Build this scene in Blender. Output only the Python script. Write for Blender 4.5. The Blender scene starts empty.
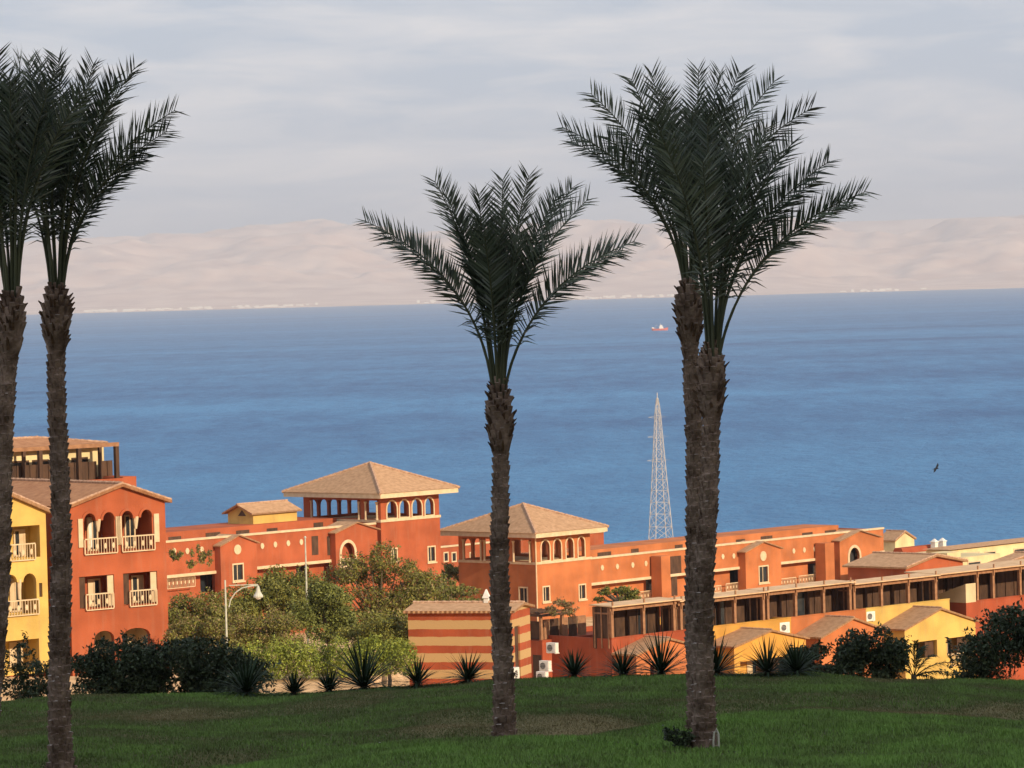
import bpy, bmesh, math, random
import numpy as np
from mathutils import Vector, Matrix, Euler
from mathutils.geometry import tessellate_polygon
R = math.radians
sc = bpy.context.scene
COL = sc.collection
rng = random.Random(7)
nrg = np.random.default_rng(11)

# ------------------------------------------------------------------ camera, light, exposure
# eye at the origin; the sea lies 70 m below it, +Y looks out over the gulf
SEA = -70.0
W, H, FPX = 1024, 768, 4000.0
cd = bpy.data.cameras.new('camera'); cam = bpy.data.objects.new('camera', cd); COL.objects.link(cam)
cd.sensor_fit = 'HORIZONTAL'; cd.sensor_width = 36.0; cd.lens = 36.0 * FPX / W
cd.clip_start = 0.5; cd.clip_end = 120000
PITCH = math.atan((384 - 290.5) / FPX); ROLL = 0.027
CM = Matrix.Rotation(R(90) - PITCH, 3, 'X') @ Matrix.Rotation(-ROLL, 3, 'Z')
cam.matrix_world = CM.to_4x4(); sc.camera = cam

SUN_AZ, SUN_EL = 44.0, 22.0          # behind the camera, to the right
sun_to = Vector((math.sin(R(SUN_AZ)) * math.cos(R(SUN_EL)), -math.cos(R(SUN_AZ)) * math.cos(R(SUN_EL)), math.sin(R(SUN_EL))))
sl = bpy.data.lights.new('sun', 'SUN'); sl.energy = 4.6; sl.angle = R(0.55); sl.color = (1.0, 0.79, 0.54)
so = bpy.data.objects.new('sun', sl); COL.objects.link(so)
so.rotation_euler = sun_to.to_track_quat('Z', 'Y').to_euler()

wd = bpy.data.worlds.new('World'); sc.world = wd; wd.use_nodes = True
nt = wd.node_tree; N = nt.nodes; Lk = nt.links
bg = N['Background']
sky = N.new('ShaderNodeTexSky'); sky.sky_type = 'NISHITA'; sky.sun_disc = False
sky.sun_elevation = R(SUN_EL); sky.sun_rotation = math.atan2(sun_to.x, sun_to.y)
sky.altitude = 70; sky.air_density = 1.0; sky.dust_density = 1.5; sky.ozone_density = 1.5
bg.inputs['Strength'].default_value = 0.07
# thin high cloud veil: grey-lilac streaks mixed into the sky by direction
tc = N.new('ShaderNodeTexCoord'); mp = N.new('ShaderNodeMapping'); mp.inputs['Scale'].default_value = (8, 8, 46)
no = N.new('ShaderNodeTexNoise'); no.inputs['Scale'].default_value = 2.3; no.inputs['Detail'].default_value = 7; no.inputs['Roughness'].default_value = .55
no.inputs['Distortion'].default_value = .5
cr = N.new('ShaderNodeValToRGB'); cr.color_ramp.elements[0].position = .38; cr.color_ramp.elements[1].position = .72
cr.color_ramp.elements[0].color = (7.1, 8.15, 9.8, 1); cr.color_ramp.elements[1].color = (11.9, 11.5, 11.7, 1)
mx = N.new('ShaderNodeMixRGB'); mx.inputs['Fac'].default_value = 0.86
Lk.new(tc.outputs['Generated'], mp.inputs['Vector']); Lk.new(mp.outputs['Vector'], no.inputs['Vector'])
Lk.new(no.outputs['Fac'], cr.inputs['Fac']); Lk.new(sky.outputs['Color'], mx.inputs['Color1'])
Lk.new(cr.outputs['Color'], mx.inputs['Color2']); Lk.new(mx.outputs['Color'], bg.inputs['Color'])

sc.view_settings.view_transform = 'Standard'; sc.view_settings.look = 'None'
sc.view_settings.exposure = 0.2; sc.view_settings.gamma = 1.0; sc.view_settings.use_curve_mapping = False
sc.render.engine = 'CYCLES'
cy = sc.cycles
cy.use_denoising = True; cy.max_bounces = 6; cy.diffuse_bounces = 3; cy.glossy_bounces = 3
cy.volume_bounces = 0; cy.transparent_max_bounces = 8; cy.caustics_reflective = False; cy.caustics_refractive = False

# ------------------------------------------------------------------ helpers
def ray(px, py):
    d = CM @ Vector(((px - W / 2) / FPX, (H / 2 - py) / FPX, -1.0)); return d / d.y
def pt(px, py, Y):
    return ray(px, py) * Y

def mat(name, c1, c2=None, scale=1.0, rough=.8, bump=0.0, bscale=20, streak=0.0, detail=4, spec=.3, stretch=(1, 1, 1), lo=.35, hi=.65):
    m = bpy.data.materials.new(name); m.use_nodes = True
    n = m.node_tree.nodes; l = m.node_tree.links; b = n['Principled BSDF']
    b.inputs['Roughness'].default_value = rough; b.inputs['Specular IOR Level'].default_value = spec
    t = n.new('ShaderNodeTexCoord'); mpn = n.new('ShaderNodeMapping'); mpn.inputs['Scale'].default_value = stretch
    l.new(t.outputs['Object'], mpn.inputs['Vector'])
    nz = n.new('ShaderNodeTexNoise'); nz.inputs['Scale'].default_value = scale; nz.inputs['Detail'].default_value = detail
    l.new(mpn.outputs['Vector'], nz.inputs['Vector'])
    rp = n.new('ShaderNodeValToRGB'); rp.color_ramp.elements[0].position = lo; rp.color_ramp.elements[1].position = hi
    rp.color_ramp.elements[0].color = (*c1, 1); rp.color_ramp.elements[1].color = (*(c2 or c1), 1)
    l.new(nz.outputs['Fac'], rp.inputs['Fac']); out = rp.outputs['Color']
    if streak:
        m2 = n.new('ShaderNodeMapping'); m2.inputs['Scale'].default_value = (3.0, 3.0, .35); l.new(t.outputs['Object'], m2.inputs['Vector'])
        n2 = n.new('ShaderNodeTexNoise'); n2.inputs['Scale'].default_value = 1.0; n2.inputs['Detail'].default_value = 5; l.new(m2.outputs['Vector'], n2.inputs['Vector'])
        r2 = n.new('ShaderNodeValToRGB'); r2.color_ramp.elements[0].position = .52; r2.color_ramp.elements[1].position = .78
        r2.color_ramp.elements[0].color = (0, 0, 0, 1); r2.color_ramp.elements[1].color = (streak, streak, streak, 1)
        l.new(n2.outputs['Fac'], r2.inputs['Fac'])
        x = n.new('ShaderNodeMixRGB'); x.inputs['Color2'].default_value = (.34, .23, .16, 1)
        l.new(r2.outputs['Color'], x.inputs['Fac']); l.new(out, x.inputs['Color1']); out = x.outputs['Color']
    l.new(out, b.inputs['Base Color'])
    if bump:
        nb = n.new('ShaderNodeTexNoise'); nb.inputs['Scale'].default_value = bscale; nb.inputs['Detail'].default_value = 4
        l.new(t.outputs['Object'], nb.inputs['Vector'])
        bp = n.new('ShaderNodeBump'); bp.inputs['Strength'].default_value = bump; bp.inputs['Distance'].default_value = .05
        l.new(nb.outputs['Fac'], bp.inputs['Height']); l.new(bp.outputs['Normal'], b.inputs['Normal'])
    return m

def stucco(name, c):
    k = lambda f: tuple(min(1, v * f) for v in c)
    return mat(name, k(.78), k(1.1), scale=.45, rough=.92, bump=.25, bscale=9, streak=.22, detail=7, spec=.15)

def tile_mat(name, c1, c2):
    m = mat(name, c1, c2, scale=2.6, rough=.9, detail=6, spec=.1, lo=.3, hi=.7)
    n = m.node_tree.nodes; l = m.node_tree.links; b = n['Principled BSDF']
    t = n.new('ShaderNodeTexCoord')
    sp = n.new('ShaderNodeSeparateXYZ'); l.new(t.outputs['Object'], sp.inputs[0])
    w = n.new('ShaderNodeMath'); w.operation = 'MULTIPLY'; w.inputs[1].default_value = 9.0; l.new(sp.outputs['Z'], w.inputs[0])
    fr = n.new('ShaderNodeMath'); fr.operation = 'FRACT'; l.new(w.outputs[0], fr.inputs[0])
    sa = n.new('ShaderNodeMath'); sa.operation = 'ADD'; l.new(sp.outputs['X'], sa.inputs[0]); l.new(sp.outputs['Y'], sa.inputs[1])
    sb = n.new('ShaderNodeMath'); sb.operation = 'MULTIPLY'; sb.inputs[1].default_value = 22.0; l.new(sa.outputs[0], sb.inputs[0])
    sn = n.new('ShaderNodeMath'); sn.operation = 'SINE'; l.new(sb.outputs[0], sn.inputs[0])
    ad = n.new('ShaderNodeMath'); ad.operation = 'MULTIPLY_ADD'; ad.inputs[1].default_value = .45; l.new(sn.outputs[0], ad.inputs[0]); l.new(fr.outputs[0], ad.inputs[2])
    bp = n.new('ShaderNodeBump'); bp.inputs['Strength'].default_value = .9; bp.inputs['Distance'].default_value = .1
    l.new(ad.outputs[0], bp.inputs['Height']); l.new(bp.outputs['Normal'], b.inputs['Normal'])
    return m

M = {}
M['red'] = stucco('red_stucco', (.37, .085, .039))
M['terracotta_red'] = stucco('terracotta_stucco', (.40, .106, .047))  # terracotta wall paint, slightly paler than the red stucco
M['orange'] = stucco('orange_stucco', (.49, .168, .064))
M['yellow'] = stucco('yellow_stucco', (.63, .43, .125))
M['amber'] = stucco('amber_stucco', (.60, .32, .07))
M['pale'] = stucco('pale_yellow_stucco', (.72, .6, .34))
M['cream'] = stucco('cream_stucco', (.66, .52, .32))
M['trim'] = mat('cream_trim', (.58, .44, .27), (.68, .54, .36), scale=2, rough=.85)
M['tile'] = tile_mat('clay_tile', (.46, .275, .155), (.64, .405, .245))
M['tilered'] = tile_mat('red_clay_tile', (.42, .2, .105), (.58, .31, .17))  # reddish tile; on the penthouse its colour also carries the frontal sunlight
M['cap'] = mat('ridge_tile', (.33, .19, .12), (.55, .36, .24), scale=5, rough=.9)
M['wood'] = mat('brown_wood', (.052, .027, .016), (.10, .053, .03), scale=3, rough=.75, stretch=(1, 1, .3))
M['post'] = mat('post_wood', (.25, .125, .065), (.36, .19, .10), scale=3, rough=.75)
M['shade'] = mat('canvas_roof', (.55, .36, .2), (.68, .47, .28), scale=1.2, rough=.9)
M['white'] = mat('white_paint', (.68, .66, .6), (.8, .78, .73), scale=3, rough=.6)
M['glass'] = mat('dark_glass', (.02, .025, .03), (.04, .045, .05), scale=1, rough=.12, spec=.5)
M['dark'] = mat('dark_grille', (.03, .03, .032), (.05, .05, .05), scale=6, rough=.6)
M['metal'] = mat('pale_galvanised_steel', (.42, .42, .42), (.56, .55, .54), scale=4, rough=.5)
M['lampw'] = mat('lamp_enamel', (.42, .44, .36), (.58, .58, .5), scale=4, rough=.4)

def walk_zb(o):
    while o is not None and o.parent: o = o.parent
    return o.location.z if o is not None else 0.0

def thing(name, label, cat, loc=(0, 0, 0), th=0.0, group=None):
    o = bpy.data.objects.new(name, None); COL.objects.link(o); o.empty_display_size = .3
    o.location = loc; o.rotation_euler = (0, 0, th)
    tag(o, label, cat, group); return o
def tag(o, label=None, cat=None, group=None, kind=None):
    if label: o['label'] = label
    if cat: o['category'] = cat
    if group: o['group'] = group
    if kind: o['kind'] = kind
    return o

class MB:
    def __init__(s): s.v = []; s.f = []
    def add(s, vs, fs):
        k = len(s.v); s.v += [tuple(p) for p in vs]; s.f += [tuple(i + k for i in f) for f in fs]; return s
    def box(s, x0, x1, y0, y1, z0, z1, mp=None):
        vs = [(x, y, z) for z in (z0, z1) for y in (y0, y1) for x in (x0, x1)]
        if mp: vs = [mp(*p) for p in vs]
        return s.add(vs, [(0, 2, 3, 1), (4, 5, 7, 6), (0, 1, 5, 4), (2, 6, 7, 3), (0, 4, 6, 2), (1, 3, 7, 5)])
    def hexa(s, b, t):     # two quads
        return s.add(list(b) + list(t), [(3, 2, 1, 0), (4, 5, 6, 7), (0, 1, 5, 4), (1, 2, 6, 5), (2, 3, 7, 6), (3, 0, 4, 7)])
    def slab(s, poly, t):  # planar 3d polygon thickened downwards
        n = len(poly); vs = list(poly) + [(p[0], p[1], p[2] - t) for p in poly]
        return s.add(vs, [tuple(range(n)), tuple(range(2 * n - 1, n - 1, -1))] + [(i, i + n, (i + 1) % n + n, (i + 1) % n) for i in range(n)])
    def plate(s, outer, holes, d0, d1, mp):
        loops = [outer] + list(holes)
        flat = [p for L in loops for p in L]
        tris = tessellate_polygon([[Vector((p[0], p[1], 0)) for p in L] for L in loops])
        n = len(flat)
        vs = [mp(p[0], d0, p[1]) for p in flat] + [mp(p[0], d1, p[1]) for p in flat]
        fs = [tuple(t) for t in tris] + [tuple(i + n for i in t) for t in tris]
        k = 0
        for L in loops:
            m = len(L)
            for i in range(m):
                a, b = k + i, k + (i + 1) % m; fs.append((a, b, b + n, a + n))
            k += m
        return s.add(vs, fs)
    def tube(s, pts, rad, n=6, cap=True):
        pts = [Vector(p) for p in pts]; rad = rad if hasattr(rad, '__len__') else [rad] * len(pts)
        k0 = len(s.v); up = Vector((.31, .17, .93)).normalized(); vs = []
        for i, p in enumerate(pts):
            d = (pts[min(i + 1, len(pts) - 1)] - pts[max(i - 1, 0)]).normalized()
            a = d.cross(up)
            if a.length < .05: a = d.cross(Vector((1, 0, 0)))
            a.normalize(); b = d.cross(a)
            for j in range(n):
                q = 2 * math.pi * j / n; vs.append(p + (a * math.cos(q) + b * math.sin(q)) * rad[i])
        fs = [(i * n + j, i * n + (j + 1) % n, (i + 1) * n + (j + 1) % n, (i + 1) * n + j) for i in range(len(pts) - 1) for j in range(n)]
        if cap: fs += [tuple(range(n - 1, -1, -1)), tuple((len(pts) - 1) * n + j for j in range(n))]
        return s.add(vs, fs)
    def build(s, name, m, parent=None, smooth=False, fix=True, local=False):
        me = bpy.data.meshes.new(name); zb = 0.0 if local else walk_zb(parent)
        me.from_pydata([(p[0], p[1], p[2] - zb) for p in s.v], [], s.f)
        if fix:
            bm = bmesh.new(); bm.from_mesh(me); bmesh.ops.recalc_face_normals(bm, faces=bm.faces); bm.to_mesh(me); bm.free()
        if smooth:
            me.polygons.foreach_set('use_smooth', [True] * len(me.polygons))
        me.materials.append(m if not isinstance(m, str) else M[m])
        o = bpy.data.objects.new(name, me); COL.objects.link(o)
        if parent is not None: o.parent = parent
        return o

class Fr:
    """Plan frame: a runs along the sun-facing facade (to the right and away), b runs along the other facade (to the left and away)."""
    def __init__(s, px, Y, th):
        p = pt(px, 600, Y); s.x, s.y, s.th = p.x, Y, R(th); s.c, s.s = math.cos(s.th), math.sin(s.th)
    def world(s, a, b, z=0): return Vector((s.x + a * s.c - b * s.s, s.y + a * s.s + b * s.c, z))
    def Rf(s, px, py, b=0.0):
        d = ray(px, py); n = (-s.s, s.c); o = s.world(0, b)
        t = (o.x * n[0] + o.y * n[1]) / (d.x * n[0] + d.y * n[1]); p = d * t
        return ((p.x - s.x) * s.c + (p.y - s.y) * s.s, p.z)
    def Lf(s, px, py, a=0.0):
        d = ray(px, py); n = (s.c, s.s); o = s.world(a, 0)
        t = (o.x * n[0] + o.y * n[1]) / (d.x * n[0] + d.y * n[1]); p = d * t
        return (-(p.x - s.x) * s.s + (p.y - s.y) * s.c, p.z)
    def thing(s, name, label, cat, zb, group=None): return thing(name, label, cat, (s.x, s.y, zb), s.th, group)

def mapR(b0=0.0, a0=0.0): return lambda q, d, z: (a0 + q, b0 + d, z)
def mapL(a0=0.0, b0=0.0): return lambda q, d, z: (a0 + d, b0 + q, z)
def rect(a0, a1, z0, z1): return [(a0, z0), (a1, z0), (a1, z1), (a0, z1)]
def arch(a0, a1, z0, z1, n=10):
    r = (a1 - a0) / 2; c = (a0 + a1) / 2; k = min(r * 1.1, z1 - z0 - .1); zs = z1 - k
    return [(a0, z0), (a1, z0)] + [(c + r * math.cos(math.pi * i / n), zs + k * math.sin(math.pi * i / n)) for i in range(n + 1)]
def grow(a0, a1, z0, z1, g): return (a0 - g, a1 + g, z0 - g, z1 + g)
def ring(mb, kind, r, g, d0, d1, mp):
    mb.plate(kind(*grow(*r, g)), [kind(*r)], d0, d1, mp)

def window(root, mp, r, frame='trim', mull=True, kind=rect, depth=.14, fw=.13, sill=True):
    f = MB(); f.plate(kind(*grow(*r, fw)), [kind(*grow(*r, -.015))], -.05, -.002, mp)
    if mull:
        c = (r[0] + r[1]) / 2; f.box(c - .04, c + .04, depth - .06, depth - .01, r[2], r[3] - .02, mp)
    if sill: f.box(r[0] - fw - .1, r[1] + fw + .1, -.14, -.051, r[2] - fw - .12, r[2] - fw + .03, mp)
    o = f.build('window', frame, root)
    p = MB(); p.plate(kind(*grow(*r, .02)), [], depth, depth + .03, mp); p.build('pane', 'glass', o)
    return o

def loggia(root, mp, r, m, depth=1.3, doors=1, door_m='trim'):
    a0, a1, z0, z1 = grow(*r, .12); b = MB(); t0 = .26
    b.box(a0, a1, depth, depth + .1, z0, z1, mp)
    b.box(a0 - .1, a0, t0, depth, z0, z1, mp); b.box(a1, a1 + .1, t0, depth, z0, z1, mp)
    b.box(a0, a1, t0, depth, z0 - .1, z0, mp); b.box(a0, a1, t0, depth, z1, z1 + .1, mp)
    o = b.build('loggia', m, root)
    w = (r[1] - r[0]) / max(1, doors)
    for i in range(doors):
        c = r[0] + w * (i + .5); hw = min(.55, w * .36); zt = r[2] + min(2.1, (r[3] - r[2]) * .86)
        d = MB(); d.plate(rect(c - hw, c + hw, r[2], zt), [rect(c - hw + .1, c - .03, r[2] + .1, zt - .1), rect(c + .03, c + hw - .1, r[2] + .1, zt - .1)], depth - .08, depth - .02, mp)
        dd = d.build('balcony_door', door_m, root)
        MB().box(c - hw + .08, c + hw - .08, depth - .045, depth - .025, r[2] + .08, zt - .08, mp).build('pane', 'glass', dd)
        if rng.random() < .85:
            sd_ = rng.choice((-1, 1)); e0, e1 = sorted((c + sd_ * .04, c + sd_ * (hw - .1))); MB().box(e0, e1, depth - .062, depth - .05, r[2] + .1, zt - .1, mp).build('curtain', rng.choice(('trim', 'white', 'post')), dd)
    return o

def railing(root, mp, a0, a1, z0, z1, m='trim', d=-.12, parts=5):
    b = MB(); b.box(a0, a1, d - .035, d + .035, z1 - .07, z1, mp); b.box(a0, a1, d - .03, d + .03, z0, z0 + .06, mp)
    n = max(3, int((a1 - a0) / .17))
    for i in range(n + 1):
        x = a0 + (a1 - a0) * i / n; g = .035 if i in (0, n) else .016; b.box(x - g, x + g, d - .02, d + .02, z0 + .061, z1 - .071, mp)
    for i in range(0, n - 1, 3):
        c = a0 + (a1 - a0) * (i + 1.5) / n; zc = (z0 + z1) / 2; q = [(c + .075 * math.cos(t), zc + .17 * math.sin(t)) for t in np.linspace(0, 2 * math.pi, 9)[:-1]]
        b.plate(q, [], d - .03, d - .021, mp)
    return b.build('railing', m, root)

def caps(mb, p0, p1, r=.11, step=.42):
    p0, p1 = Vector(p0), Vector(p1); n = max(2, int((p1 - p0).length / step))
    for i in range(n):
        a = p0.lerp(p1, i / n); b = p0.lerp(p1, (i + 1.12) / n); mb.tube([a, b], [r * .82, r * 1.12], 6)

def gable_house(root, F, a0, a1, b0, b1, zb, ze, za, wm, holes=(), oh=.35, t=.28, roof_name='roof', side_holes=(), rear=True, rt=.16, apex=None, tile='tile'):
    """walls with a gable at b0 (and b1); ridge runs along b"""
    ac = (a0 + a1) / 2 if apex is None else apex
    w = MB()
    w.plate([(a0, zb), (a1, zb), (a1, ze), (ac, za), (a0, ze)], holes, 0, t, mapR(b0))
    if rear: w.plate([(a0, zb), (a1, zb), (a1, ze), (ac, za), (a0, ze)], [], -t, 0, mapR(b1))
    w.plate(rect(b0 + t, b1 - t, zb, ze), side_holes, 0, t, mapL(a0)); w.plate(rect(b0 + t, b1 - t, zb, ze), [], -t, 0, mapL(a1))
    wo = w.build('wall', wm, root)
    r = MB(); dz0 = (za - ze) / (ac - a0) * oh; dz1 = (za - ze) / (a1 - ac) * oh; u = .03 + rt
    y0, y1 = b0 - oh, b1 + oh
    r.slab([(a0 - oh, y0, ze - dz0 + u), (ac, y0, za + u), (ac, y1, za + u), (a0 - oh, y1, ze - dz0 + u)], rt)
    r.slab([(ac, y0, za + u), (a1 + oh, y0, ze - dz1 + u), (a1 + oh, y1, ze - dz1 + u), (ac, y1, za + u)], rt)
    ro = r.build(roof_name, tile, root)
    c = MB(); caps(c, (ac, y0, za + u + .03), (ac, y1, za + u + .03))
    caps(c, (a0 - oh + .08, y0 + .08, ze - dz0 + u + .04), (ac, y0 + .08, za + u + .02), .09); caps(c, (ac, y0 + .08, za + u + .02), (a1 + oh - .08, y0 + .08, ze - dz1 + u + .04), .09)
    c.build('ridge_tiles', 'cap', ro)
    return wo, ro

# ------------------------------------------------------------------ terrain
CX = [-60, -11, -8.5, -5.3, -2.3, -.7, 2.7, 6, 10, 13, 60]; CZ = [-8.3, -8.22, -8.22, -8.29, -8.18, -8.07, -8.15, -8.16, -8.39, -8.45, -8.5]
EX = [-12, -6.2, -4, -1.5, .8, 1.8, 2.9, 5.1, 8, 9, 12]; EY = [57, 60, 64, 65.5, 65, 67, 70, 72, 70.5, 69, 67]
def ss(a, b, x):
    t = np.clip((x - a) / (b - a), 0, 1); return t * t * (3 - 2 * t)
def lump(x, y, k=1.0):
    return (np.sin(x * 1.7 * k + 1.3 * np.sin(y * .9 * k)) * np.sin(y * 1.3 * k + .8 * np.sin(x * 1.1 * k)) + .5 * np.sin(x * 3.9 * k + y * 2.3 * k + 1.0) * np.sin(y * 3.1 * k - x * 1.9 * k)) / 1.5
def ground(x, y):
    x = np.asarray(x, float); y = np.asarray(y, float)
    cz = np.interp(x, CX, CZ)
    lawn = -4.2 + (cz + 4.2 + 0.0) * np.clip(y, 0, 83) / 83
    lawn = lawn + .09 * lump(x * .35, y * .3) + .018 * lump(x, y)
    lawn = lawn - .15 * np.exp(-((y - np.interp(x, EX, EY) - 1.3 - .4 * lump(x * .9, y * .45)) / 1.5) ** 2)
    prof = np.interp(y, [83, 85, 90, 110, 150, 185, 195, 212, 230, 285, 400, 700, 960, 1200, 5000], [0, -.25, -1.4, -4.3, -9, -12.8, -12.7, -11.45, -13.4, -20.6, -25, -44, -63.5, -72, -120])
    z = np.where(y <= 83, lawn, cz + prof + .09 * lump(x * .35, y * .3) + .018 * lump(x, y) + np.clip((y - 120) / 200, 0, 1) * .5 * lump(x * .06, y * .05))
    z = z - 3.2 * ss(86, 120, y) * ss(-.040, -.024, x / np.maximum(y, 1)) * (1 - ss(330, 420, y))
    s = x * math.sin(R(SUN_AZ)) - y * math.cos(R(SUN_AZ)); q = x * math.cos(R(SUN_AZ)) + y * math.sin(R(SUN_AZ))
    hill = np.interp(s, [-1e5, 14, 26, 140, 240, 420, 3000], [0, 0, 4, 94, 100, 70, 40]) * (1 - ss(420, 900, np.abs(q)))  # unseen hill behind the camera, its crest shaped to shade lawn and palms
    rough = np.clip((s - 40) / 60, 0, 1) * 2.2 * lump(x * .05, y * .05)
    return z + hill + rough
def gz(x, y): return float(ground(x, y))

def greenness(x, y):
    x = np.asarray(x, float); y = np.asarray(y, float)
    n = lump(x * .9, y * .45) * .9 + lump(x * 2.3 + 4, y * 1.1) * .5
    edge = np.interp(x, [-12, -6.2, -4, -1.5, .8, 1.8, 2.9, 5.1, 8, 9, 12], [57, 60, 64, 65.5, 65, 67, 70, 72, 70.5, 69, 67])
    g = (1 - ss(-2.4, 2.0, (y - edge) + n * 1.9)) * (.82 + .18 * lump(x * 1.4 + 1, y * .8 + 3))
    far = .58 + .24 * lump(x * .4 + 2, y * .22) + .2 * lump(x * .9 + 5, y * .8)
    e = lambda cx, cy, rx, ry: np.exp(-((x - cx) / rx) ** 2 - ((y - cy + .3 * n) / ry) ** 2)
    dry = e(6.6, 71.5, 2.6, 1.3) + .9 * e(.9, 68, 1.5, 1.6) + .7 * e(-6.2, 76, 2.0, 2.2) + .6 * e(4.2, 74.5, 1.6, 1.2) + .5 * e(-2.2, 69, 2.4, 1.0)
    g = g * (1 - .85 * np.clip(dry * (y > 69), 0, 1))
    return np.clip(np.maximum(g, np.minimum(far, .74) - dry * .62), 0, 1)

xs = np.concatenate([-np.geomspace(16, 16000, 46)[::-1], np.arange(-15.75, 15.8, .25), np.geomspace(16, 16000, 46)])
ys = np.concatenate([-np.geomspace(4, 2500, 40)[::-1], np.linspace(0, 52, 14), np.arange(52.3, 92, .3), np.geomspace(93, 1150, 70)])
X, Yg = np.meshgrid(xs, ys)
Z = ground(X, Yg)
def grid_obj(name, X, Y, Z, m, kind='structure', smooth=True, attr=None):
    h, w = X.shape; v = np.stack([X, Y, Z], -1).reshape(-1, 3)
    i = np.arange((h - 1) * (w - 1)); r, c = i // (w - 1), i % (w - 1); a = r * w + c
    f = np.stack([a, a + 1, a + w + 1, a + w], 1)
    me = bpy.data.meshes.new(name); me.from_pydata(v.tolist(), [], f.tolist())
    if smooth: me.polygons.foreach_set('use_smooth', [True] * len(me.polygons))
    if attr is not None:
        at = me.attributes.new('cover', 'FLOAT', 'POINT'); at.data.foreach_set('value', attr.reshape(-1).astype(np.float32))
    me.materials.append(m); o = bpy.data.objects.new(name, me); COL.objects.link(o); o['kind'] = kind
    return o
# ground material: lawn near, sandy garden soil beyond, both by attribute 'cover' (where turf grows)
gm = mat('ground_cover', (.50, .31, .155), (.74, .49, .27), scale=.6, rough=.95, bump=.5, bscale=5, detail=8, spec=.1)
n = gm.node_tree.nodes; l = gm.node_tree.links; b = n['Principled BSDF']
old = b.inputs['Base Color'].links[0].from_socket
at = n.new('ShaderNodeAttribute'); at.attribute_name = 'cover'
tcg = n.new('ShaderNodeTexCoord'); ng = n.new('ShaderNodeTexNoise'); ng.inputs['Scale'].default_value = 3.5; ng.inputs['Detail'].default_value = 8
l.new(tcg.outputs['Object'], ng.inputs['Vector'])
rg = n.new('ShaderNodeValToRGB'); rg.color_ramp.elements[0].color = (.028, .045, .014, 1); rg.color_ramp.elements[1].color = (.06, .085, .03, 1)
l.new(ng.outputs['Fac'], rg.inputs['Fac'])
mxg = n.new('ShaderNodeMixRGB'); l.new(at.outputs['Fac'], mxg.inputs['Fac']); l.new(old, mxg.inputs['Color1']); l.new(rg.outputs['Color'], mxg.inputs['Color2']); l.new(mxg.outputs['Color'], b.inputs['Base Color'])
cover = np.where((Yg > -20) & (Yg < 84), .8 + .2 * greenness(X, Yg), 0) * (np.abs(X) < 60)
grid_obj('ground', X, Yg, Z, gm, attr=cover)

# sea
sm = bpy.data.materials.new('sea_water'); sm.use_nodes = True
n = sm.node_tree.nodes; l = sm.node_tree.links; b = n['Principled BSDF']
t = n.new('ShaderNodeTexCoord')
def snoise(scale, st, detail=5, rough=.5):
    m_ = n.new('ShaderNodeMapping'); m_.inputs['Scale'].default_value = st; l.new(t.outputs['Object'], m_.inputs['Vector'])
    z_ = n.new('ShaderNodeTexNoise'); z_.inputs['Scale'].default_value = scale; z_.inputs['Detail'].default_value = detail; z_.inputs['Roughness'].default_value = rough
    l.new(m_.outputs['Vector'], z_.inputs['Vector']); return z_
bands = snoise(1.0, (.00035, .0018, 1), 5, .55)
fine = snoise(1.0, (.11, .042, 1), 5, .6)
mott = snoise(1.0, (.03, .0065, 1), 6, .65)
rmp = n.new('ShaderNodeValToRGB'); rmp.color_ramp.elements[0].position = .58; rmp.color_ramp.elements[1].position = .86
rmp.color_ramp.elements[0].color = (.008, .080, .235, 1); rmp.color_ramp.elements[1].color = (.052, .215, .44, 1)
mm = n.new('ShaderNodeMath'); mm.operation = 'MULTIPLY_ADD'; mm.inputs[1].default_value = .5
l.new(mott.outputs['Fac'], mm.inputs[0])
m4 = n.new('ShaderNodeMath'); m4.operation = 'MULTIPLY'; m4.inputs[1].default_value = .6; l.new(bands.outputs['Fac'], m4.inputs[0]); l.new(m4.outputs[0], mm.inputs[2])
fm = n.new('ShaderNodeMath'); fm.operation = 'MULTIPLY_ADD'; fm.inputs[1].default_value = .34; l.new(fine.outputs['Fac'], fm.inputs[0]); l.new(mm.outputs[0], fm.inputs[2])
l.new(fm.outputs[0], rmp.inputs['Fac'])
sxyz = n.new('ShaderNodeSeparateXYZ'); l.new(t.outputs['Object'], sxyz.inputs[0])
shal = n.new('ShaderNodeMapRange'); shal.inputs['From Min'].default_value = 1150; shal.inputs['From Max'].default_value = 2300; shal.inputs['To Min'].default_value = .5; shal.inputs['To Max'].default_value = 0
l.new(sxyz.outputs['Y'], shal.inputs['Value'])
shm = n.new('ShaderNodeMixRGB'); shm.inputs['Color2'].default_value = (.062, .235, .45, 1); l.new(shal.outputs[0], shm.inputs['Fac']); l.new(rmp.outputs['Color'], shm.inputs['Color1']); l.new(shm.outputs['Color'], b.inputs['Base Color'])
b.inputs['Roughness'].default_value = .45; b.inputs['Specular IOR Level'].default_value = .12; b.inputs['IOR'].default_value = 1.33
wv = snoise(1.0, (.18, .09, 1), 6, .6)
bp = n.new('ShaderNodeBump'); bp.inputs['Strength'].default_value = .8; bp.inputs['Distance'].default_value = 2.5
l.new(wv.outputs['Fac'], bp.inputs['Height']); l.new(bp.outputs['Normal'], b.inputs['Normal'])
sx = np.linspace(-16000, 16000, 17); sy = np.linspace(600, 44000, 23)
XX, YY = np.meshgrid(sx, sy); grid_obj('sea', XX, YY, np.full_like(XX, SEA), sm)

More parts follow.
